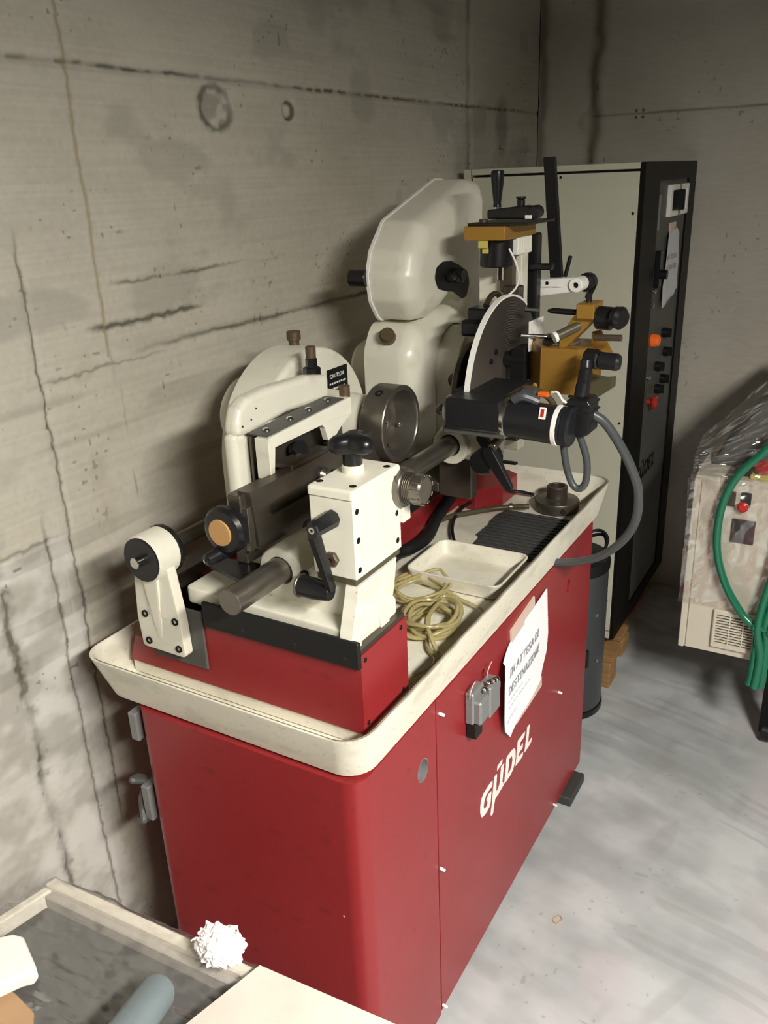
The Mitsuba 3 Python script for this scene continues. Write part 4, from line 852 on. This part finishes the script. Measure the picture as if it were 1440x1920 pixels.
obj('text', on_paper(side_text('DESTINAZIONE', 1.394, .590, .0185, -.5582, .0006, .11, shear=.15, sx=.89), curlA), 'mat_ink', sgn, smooth=False)
rng2 = random.Random(3)
for row, (ya, yb, z) in enumerate(((1.395, 1.47, .572), (1.40, 1.50, .556), (1.385, 1.44, .530))):
    y = ya
    while y < yb:
        w = rng2.uniform(.006, .014)
        obj('small_line', on_paper(box(-.5582, -.5577, y, y + w, z + .1 * (y - 1.39), z + .1 * (y - 1.39) + .003, 0), curlA), 'mat_faint_ink', sgn, smooth=False)
        y += w + .004
obj('tape', box(-.5598, -.5555, 1.405, 1.535, .722, .750, 0).apply_transform(trimesh.transformations.rotation_matrix(.14, (1, 0, 0), (0, 1.47, .735))), 'mat_tape', sgn, smooth=False)
obj('tape', box(-.5598, -.5572, 1.445, 1.600, .492, .518, 0).apply_transform(trimesh.transformations.rotation_matrix(.05, (1, 0, 0), (0, 1.52, .505))), 'mat_tape', sgn, smooth=False)

# ------------------------------------------------------------------ electrical cabinet on its pallet
C = thing('electrical_cabinet', 'tall grey-green electrical cabinet with a black front, standing on a pallet in the corner', 'cabinet')
obj('body', box(-1.176, -.648, 2.62, 3.19, .122, 1.612, .003), 'mat_graypaint', C)
obj('side_panel', box(-1.1465, -.645, 2.510, 2.6195, .1515, 1.5885, .0015), 'mat_graypaint', C)
obj('top_strip', box(-1.150, -.645, 2.510, 2.6195, 1.595, 1.612, .0015), 'mat_graypaint', C)
obj('corner_strip', box(-1.177, -1.1535, 2.510, 2.6195, .122, 1.612, .0015), 'mat_graypaint', C)
obj('bottom_strip', box(-1.150, -.645, 2.510, 2.6195, .122, .1455, .0015), 'mat_graypaint', C)
for x, z in ((-.870, 1.580), (-.657, 1.479), (-.657, .873), (-.660, .262)):
    obj('panel_screw', cyl((x, 2.510, z), (x, 2.5085, z), .004, n=12), 'mat_hole', C)
dfr = cut(box(-.6445, -.630, 2.5105, 3.195, .120, 1.612, .003), box(-.638, -.60, 2.69, 3.085, .17, 1.56, 0))
do = obj('door_frame', dfr, 'mat_cabinet_black', C)
obj('door_panel', box(-.642, -.6365, 2.688, 3.087, .168, 1.562, 0), 'mat_door_gray', C)
obj('instrument_plate', box(-.637, -.6345, 2.70, 3.075, 1.395, 1.555, .001), 'mat_door_gray', C)
sw = obj('square_bezel', cut(box(-.636, -.622, 2.81, 3.06, 1.452, 1.545, .002), box(-.634, -.60, 2.835, 3.035, 1.468, 1.529, 0)), 'mat_white', C)
obj('rotary_switch', uni(cyl((-.634, 2.89, 1.50), (-.612, 2.89, 1.50), .030), box(-.616, -.598, 2.88, 2.90, 1.47, 1.53, .003)), 'mat_black', C)
obj('bezel_bar', box(-.628, -.618, 2.92, 2.928, 1.452, 1.545, .001), 'mat_gray_metal', C)
obj('edge_strip', box(-.6345, -.628, 2.70, 2.712, 1.42, 1.52, .001), 'mat_gray_metal', C)
obj('door_lock', uni(box(-.636, -.620, 2.72, 2.76, 1.25, 1.36, .003), cyl((-.622, 2.74, 1.29), (-.60, 2.74, 1.29), .014)), 'mat_black', C)
obj('signal_lamp', lathe([(.020, 0), (.020, .012), (.017, .024), (.008, .028), (0, .029)], (-.636, 2.755, 1.085), (1, 0, 0), 24), 'mat_lamp_orange', C, label='orange signal lamp')
scene[list(scene)[-1]]['emitter'] = {'type': 'area', 'radiance': rgb((.16, .022, .002))}
for y, z in ((2.905, 1.085), (2.84, .985), (2.945, 1.015), (2.86, .905), (2.93, .925)):
    kk = obj('selector', uni(cyl((-.636, y, z), (-.618, y, z), .016), box(-.62, -.606, y - .005, y + .005, z - .014, z + .014, .002)), 'mat_black', C)
for y, z in ((2.72, 1.20), (2.745, .965), (2.73, 1.24)):
    obj('chrome_button', lathe([(.008, 0), (.008, .006), (.004, .009), (0, .009)], (-.636, y, z), (1, 0, 0), 16), 'mat_chrome', C)
obj('stop_button', lathe([(.010, 0), (.010, .016), (.022, .018), (.023, .026), (.014, .032), (0, .033)], (-.636, 2.765, .882), (1, 0, 0), 24), 'mat_red_button', C, label='red mushroom stop button')
obj('yellow_plate', box(-.6362, -.634, 2.735, 2.80, .90, .95, .0005), 'mat_olive', C)
for mm in logo(-.6365, 2.68, .615, .86): obj('letter', mm, 'mat_hole', C, smooth=False)
note = thing('cabinet_notice', 'crumpled paper notice taped to the black front of the electrical cabinet', 'sign')
curlB = lambda y, z: .003 + .006 * math.sin(25 * y) ** 2 + .006 * max(0, (1.24 - z) / .05)
outB = [(2.85, 1.405), (2.93, 1.410), (2.94, 1.415), (3.015, 1.395), (3.035, 1.30), (3.035, 1.215), (2.94, 1.20), (2.80, 1.178), (2.82, 1.26)]
obj('sheet', paper_mesh(outB, -.636, curlB), 'mat_paper_gray', note, smooth=True)
obj('text', on_paper(side_text('IN ATTESA DI', 2.855, 1.318, .015, -.6359, .0005, .02, sx=.9), curlB), 'mat_ink', note, smooth=False)
obj('text', on_paper(side_text('DESTINAZIONE', 2.850, 1.285, .015, -.6359, .0005, .02, sx=.9), curlB), 'mat_ink', note, smooth=False)
obj('tape', box(-.6362, -.631, 2.87, 2.95, 1.400, 1.432, 0), 'mat_tape', note, smooth=False)

pk = thing('wooden_pallet', 'brown wooden pallet under the electrical cabinet', 'pallet')
for i in range(6):
    y = 2.395 + i * .143
    obj('deck_board', box(-1.20, (-.598, -.612, -.665, -.665, -.665, -.665)[i], y, y + .10, .102, .1195, .002), 'mat_wood', pk)
for y in (2.400, 2.545):
    obj('block', box(-.664, -.606, y, y + .085, 0 if y < 2.5 else .04, .1015, .004), 'mat_wood', pk)
for x in (-1.19, -.94, -.757):
    obj('stringer_board', box(x, x + .09, 2.395, 3.21, .083, .1015, .002), 'mat_wood', pk)
    for y in (2.397, 2.74, 3.10):
        obj('block', box(x + .002, x + .088, y, y + .10, .018, .083, .002), 'mat_wood', pk)
    obj('skid_board', box(x, x + .09, 2.395, 3.21, 0, .0175, .002), 'mat_wood', pk)

tk = thing('grey_drum', 'dark grey steel drum with a black cable on its lid, between machine and cabinet', 'drum')
obj('shell', lathe([(.105, .02), (.113, .022), (.115, .03), (.115, .49), (.113, .496)], (-.716, 2.275, 0), (0, 0, 1), 56), 'mat_tank', tk)
obj('base_ring', lathe([(.112, 0), (.118, .003), (.1185, .012), (.118, .022), (.11, .025)], (-.716, 2.275, 0), (0, 0, 1), 56), 'mat_black', tk)
obj('lid', lathe([(.117, 0), (.1185, .003), (.1185, .024), (.113, .034), (.06, .038)], (-.716, 2.275, .488), (0, 0, 1), 56), 'mat_black_matt', tk)
for a, z in ((-62, .415), (-50, .27), (-25, .36), (-48, .13), (-20, .20)):
    c, s = math.cos(math.radians(a)), math.sin(math.radians(a))
    obj('clip', lathe([(.007, 0), (.006, .004), (0, .005)], (-.716 + .114 * c, 2.275 + .114 * s, z), (c, s, 0), 12), 'mat_chrome', tk)
c, s = math.cos(math.radians(-42)), math.sin(math.radians(-42))
obj('drum_handle', box(-.004, .008, -.008, .008, .19, .25, .002).apply_transform(trimesh.transformations.rotation_matrix(math.radians(-42), (0, 0, 1))).apply_translation((-.716 + .115 * c, 2.275 + .115 * s, 0)), 'mat_black', tk)
one('coiled_cable', tube([(-.70, 2.24, .531), (-.645, 2.20, .535), (-.61, 2.22, .56), (-.60, 2.25, .60), (-.63, 2.27, .615), (-.67, 2.25, .60), (-.665, 2.23, .565), (-.63, 2.22, .55), (-.605, 2.25, .572), (-.62, 2.28, .598), (-.66, 2.28, .585), (-.67, 2.26, .555), (-.65, 2.24, .54), (-.61, 2.26, .533)], .0048, 8), 'mat_black', 'black cable coiled loosely on the lid of the grey drum', 'cable')

# ------------------------------------------------------------------ wrapped control unit on the right
R_ = thing('control_unit', 'beige control unit on black legs with vent grille, at the right edge', 'machine')
yb = 2.25
vent_cut = box(-.281, -.139, yb - .03, yb + .20, .345, .437, 0)
obj('body', cut(extr([(yb + .006, .306), (yb + .006, .818), (yb + .012, .826), (yb + .075, .836), (yb + .50, .836), (yb + .50, .306)], 'x', -.377, .16, .002, 2), vent_cut), 'mat_beige', R_)
obj('corner_post', box(-.378, -.3625, yb - .001, yb + .02, .305, .820, .002), 'mat_beige', R_)
obj('front_door', cut(box(-.3585, .16, yb, yb + .008, .308, .816, .0015), vent_cut), 'mat_beige', R_)
vg = obj('vent_frame', cut(box(-.290, -.130, yb - .014, yb + .002, .332, .450, .003), box(-.281, -.139, yb - .02, yb + .01, .345, .437, 0)), 'mat_beige', R_)
for i in range(12):
    z = .345 + i * .0084
    obj('slat', box(-.282, -.138, yb - .012, yb - .006, z - .0016, z + .0022, .0005), 'mat_beige', R_)
for x in (-.2455, -.210, -.1745):
    obj('bar', box(x - .0016, x + .0016, yb - .013, yb - .005, .343, .439, .0005), 'mat_beige', R_)
obj('socket', box(-.290, -.270, yb - .003, yb + .002, .755, .797, .001), 'mat_brown', R_)
obj('button_plate', box(-.258, -.232, yb - .003, yb + .002, .758, .798, .001), 'mat_black', R_)
obj('push_button', lathe([(.009, 0), (.009, .012), (.014, .014), (.014, .022), (.008, .026)], (-.248, yb - .002, .764), (0, -1, 0), 20), 'mat_red_button', R_)
obj('display', box(-.272, -.214, yb - .005, yb + .002, .655, .722, .001), 'mat_motor', R_)
obj('stop_base', box(-.245, -.19, yb + .02, yb + .07, .828, .842, .003), 'mat_yellow', R_)
obj('stop_button', lathe([(.012, 0), (.012, .016), (.022, .018), (.023, .03), (.014, .036), (0, .037)], (-.217, yb + .045, .838), (0, -.35, .94), 24), 'mat_red_button', R_, label='red emergency stop button')
obj('switch', box(-.275, -.248, yb + .03, yb + .06, .832, .862, .003), 'mat_black', R_)
for y in (yb + .08, yb + .44):
    obj('leg', box(-.142, -.10, y, y + .05, .03, .306, .003), 'mat_cabinet_black', R_)
    obj('leg', box(.10, .14, y, y + .05, .03, .306, .003), 'mat_cabinet_black', R_)
obj('caster', cyl((-.135, yb + .095, .030), (-.107, yb + .095, .030), .030, .004), 'mat_black', R_)
for x in (-.135, .107):
    obj('caster', cyl((x, yb + .465, .030), (x + .028, yb + .465, .030), .030, .004), 'mat_black', R_)
obj('caster', cyl((.107, yb + .095, .030), (.135, yb + .095, .030), .030, .004), 'mat_black', R_)
obj('base_frame', box(-.16, .15, yb + .06, yb + .5, .27, .3055, .003), 'mat_cabinet_black', R_)
obj('rear_tower', extr([(-.355, .837), (-.335, .87), (-.235, 1.03), (-.15, 1.13), (.16, 1.16), (.16, .837)], 'y', yb + .085, yb + .46, .008, 3), 'mat_panel_dark', R_)

gh_ = thing('green_hose', 'translucent green hose looping down the front of the wrapped control unit', 'hose')
def strand(pts, r=.0105): obj('strand', tube(pts, r, 14, 10), 'mat_green', gh_)
strand([(-.17, 2.22, .99), (-.212, 2.215, .925), (-.262, 2.215, .862), (-.292, 2.215, .79), (-.302, 2.215, .70), (-.292, 2.215, .615), (-.262, 2.215, .535), (-.218, 2.21, .47), (-.190, 2.205, .445), (-.172, 2.205, .42), (-.170, 2.20, .30), (-.174, 2.20, .262)])
strand([(-.135, 2.20, .90), (-.140, 2.20, .75), (-.150, 2.20, .62), (-.165, 2.195, .52), (-.170, 2.19, .44), (-.155, 2.19, .36), (-.158, 2.19, .262)])
strand([(-.128, 2.20, .62), (-.140, 2.20, .53), (-.152, 2.195, .46), (-.145, 2.20, .40), (-.142, 2.20, .30), (-.143, 2.20, .262)])
strand([(-.11, 2.19, .60), (-.12, 2.19, .50), (-.14, 2.19, .44), (-.13, 2.21, .42)])
obj('tie', box(-.185, -.125, 2.183, 2.215, .437, .452, .004), 'mat_green', gh_)

def crumple(us, vs, fn, amp, s, seed, fine=0.6):
    U, V, F = grid(us, vs)
    Pn = fn(U, V)
    q = np.stack([U * s, V * s, np.full_like(U, seed)], -1)
    a = np.abs(meshkit.fbm(q, 4, seed) - .5) * 2
    b = np.abs(meshkit.fbm(q * np.array([1, 3.5, 1]) + 7, 3, seed + 3) - .5) * 2
    dx, dy = np.gradient(Pn, axis=0), np.gradient(Pn, axis=1)
    N = np.cross(dx, dy); N /= np.linalg.norm(N, axis=-1, keepdims=True) + 1e-9
    c_ = np.abs(meshkit.fbm(q * np.array([.5, 4.0, 1]) * 1.3 + U[..., None] * np.array([0, 6.0, 0]) + 3, 3, seed + 5) - .5) * 2
    Pn = Pn + N * (amp * (a + b + fine * c_ - .8))[..., None]
    return trimesh.Trimesh(Pn.reshape(-1, 3), F, process=False)
def film_right(U, V):
    # from the front top edge of the box up and back to the tower, hanging a little down the front and the left side
    t = V
    x = -.386 + .56 * U
    y = np.where(t < .3, yb - .018, yb - .018 + (t - .3) / .7 * .10)
    z = np.where(t < .3, .46 + t / .3 * .37, .83 + (t - .3) / .7 * .37)
    lean = np.clip((U - .0) / .45, 0, 1)
    y = y + 0.0 * U
    z = z - np.where(t > .3, (1 - lean) * (t - .3) / .7 * .28, 0)
    return np.stack([x, y, z], -1)
fm_ = thing('plastic_film', 'crinkled clear plastic film wrapped over the top of the control unit at the right edge', 'film')
obj('sheet', crumple(np.linspace(0, 1, 90), np.linspace(0, 1, 110), film_right, .016, 9, 11), 'mat_film', fm_, smooth=True)
def film_side(U, V):
    return np.stack([-.384 + .012 * np.sin(5 * V) * U + .10 * (1 - U) * 0, yb - .02 + .03 * U, .50 + .32 * V], -1)
obj('side_sheet', crumple(np.linspace(0, 1, 14), np.linspace(0, 1, 60), film_side, .006, 14, 21), 'mat_film', fm_, smooth=True)

# ------------------------------------------------------------------ film-wrapped crate at the front left
K = thing('wrapped_crate', 'film-wrapped crate with a pale wooden frame and dark top at the bottom left', 'crate')
A0, AX, AY = np.array([-.943, .575]), np.array([.9988, .049]), np.array([-.20, -.98])
def cr_box(u0, u1, v0, v1, z0, z1, b=.002):
    m = box(u0, u1, v0, v1, z0, z1, b); v = np.array(m.vertices)
    w = np.concatenate([A0 + v[:, :1] * AX + v[:, 1:2] * AY, v[:, 2:]], 1)
    m = trimesh.Trimesh(w, m.faces, process=False); m.fix_normals(); return m
obj('frame_bar', cr_box(0, .62, 0, .017, .60, .65), 'mat_frame', K)
obj('frame_bar', cr_box(-.001, .013, .0175, .50, .60, .645), 'mat_frame', K)
obj('frame_bar', cr_box(.603, .62, .0175, .50, .60, .65), 'mat_frame', K)
obj('lining', cr_box(.0135, .602, .0175, .030, .60, .642), 'mat_lining', K)
obj('panel', cr_box(.0135, .602, .0305, .50, .60, .622), 'mat_panel_dark', K)
obj('side', cr_box(.004, .616, .004, .012, .03, .60), 'mat_frame', K)
obj('side', cr_box(.608, .616, .0125, .50, .03, .60), 'mat_frame', K)
obj('side', cr_box(.004, .0115, .0125, .50, .03, .60), 'mat_frame', K)
for u in (.05, .56):
    for v in (.05, .44): obj('foot', cr_box(u - .03, u + .03, v - .03, v + .03, 0, .03), 'mat_wood', K)
def film_crate(U, V):
    u, v = -.02 + .66 * U, -.012 + .50 * V
    xy = A0 + u[..., None] * AX + v[..., None] * AY
    dip = np.clip((v - .02) / .04, 0, 1) * np.clip((u - .015) / .04, 0, 1) * np.clip((.60 - u) / .04, 0, 1)
    z = .655 - .014 * dip - .05 * np.clip(-v / .012, 0, 1) - .04 * np.clip(-u / .02, 0, 1)
    return np.concatenate([xy, z[..., None]], -1)
ff = thing('stretch_film', 'crinkled clear stretch film drawn over the wooden crate at the bottom left', 'film')
obj('sheet', crumple(np.linspace(0, 1, 150), np.linspace(0, 1, 130), film_crate, .006, 11, 31, 0.9), 'mat_film', ff, smooth=True)
one('cardboard_sheet', hull([(-.569, .589, .662), (-.36, .601, .664), (-.36, .40, .664), (-.60, .47, .662), (-.569, .589, .6655), (-.36, .601, .6675), (-.36, .40, .6675), (-.60, .47, .6655)]), 'mat_sheet', 'pale sheet of board lying on the crate at the bottom centre', 'board', smooth=False)
def wad():
    m = trimesh.creation.icosphere(5, 1.0); v = np.array(m.vertices)
    q = v * 3.2; r = .82 + .40 * np.abs(meshkit.fbm(q, 3, 3) - .5) * 2 + .10 * (meshkit.fbm(q * 3, 2, 9) - .5)
    v = v * r[:, None] * np.array([.036, .028, .027]) + np.array([-.628, .582, .674])
    return trimesh.Trimesh(v, m.faces, process=False)
wd = thing('paper_wad', 'crumpled white tissue lying on the edge of the crate', 'tissue')
obj('wad', wad(), 'mat_tissue', wd, smooth=True)
rr = np.random.RandomState(5)
for i in range(5):
    a = rr.uniform(0, 6.28); d = np.array([math.cos(a) * .8, math.sin(a) * .8, rr.uniform(.1, 1)]); d /= np.linalg.norm(d)
    p0 = np.array([-.628, .582, .674]) + d * np.array([.026, .02, .02]); p1 = p0 + d * .010 + rr.normal(0, .004, 3); p2 = p1 + rr.normal(0, .006, 3)
    obj('shred', tube([p0, p1, p2], [.003, .0028, .0024, .002, .0018, .0015, .0012, .001, .0008], 5, 4), 'mat_tissue', wd)
wb = thing('white_block', 'white moulded plastic block at the left edge on the film', 'block')
obj('body', extr(rp([(-1.02, .385), (-.915, .438), (-.888, .465), (-.872, .468), (-.818, .445), (-.815, .435), (-.825, .425), (-.86, .36), (-.95, .33)], .006), 'z', .652, .676, .005, 3), 'mat_white', wb)
pi_ = thing('grey_pipe', 'grey-blue plastic pipe end rising from the film at the bottom left', 'pipe')
obj('pipe', lathe([(.015, 0), (.022, .004), (.024, .010), (.024, .20), (.020, .204)], (-.668, .507, .652), (.28, -.60, .32), 32), 'mat_pipe', pi_)
one('cardboard_piece', extr(rp([(-.90, .425), (-.83, .418), (-.79, .412), (-.76, .385), (-.78, .34), (-.92, .34)], .004), 'z', .640, .646, .001, 1), 'mat_card', 'brown cardboard scrap below the white block at the bottom left corner', 'cardboard', smooth=False)
one('rubber_band', tube([(-.442 + .008 * math.cos(a) * (1 + .3 * math.sin(2 * a)), 1.430 + .012 * math.sin(a), .0022) for a in np.linspace(0, 6.1, 22)], .0013, 6, 2), 'mat_tan', 'small tan rubber band lying on the pale floor right of the machine', 'rubber band')
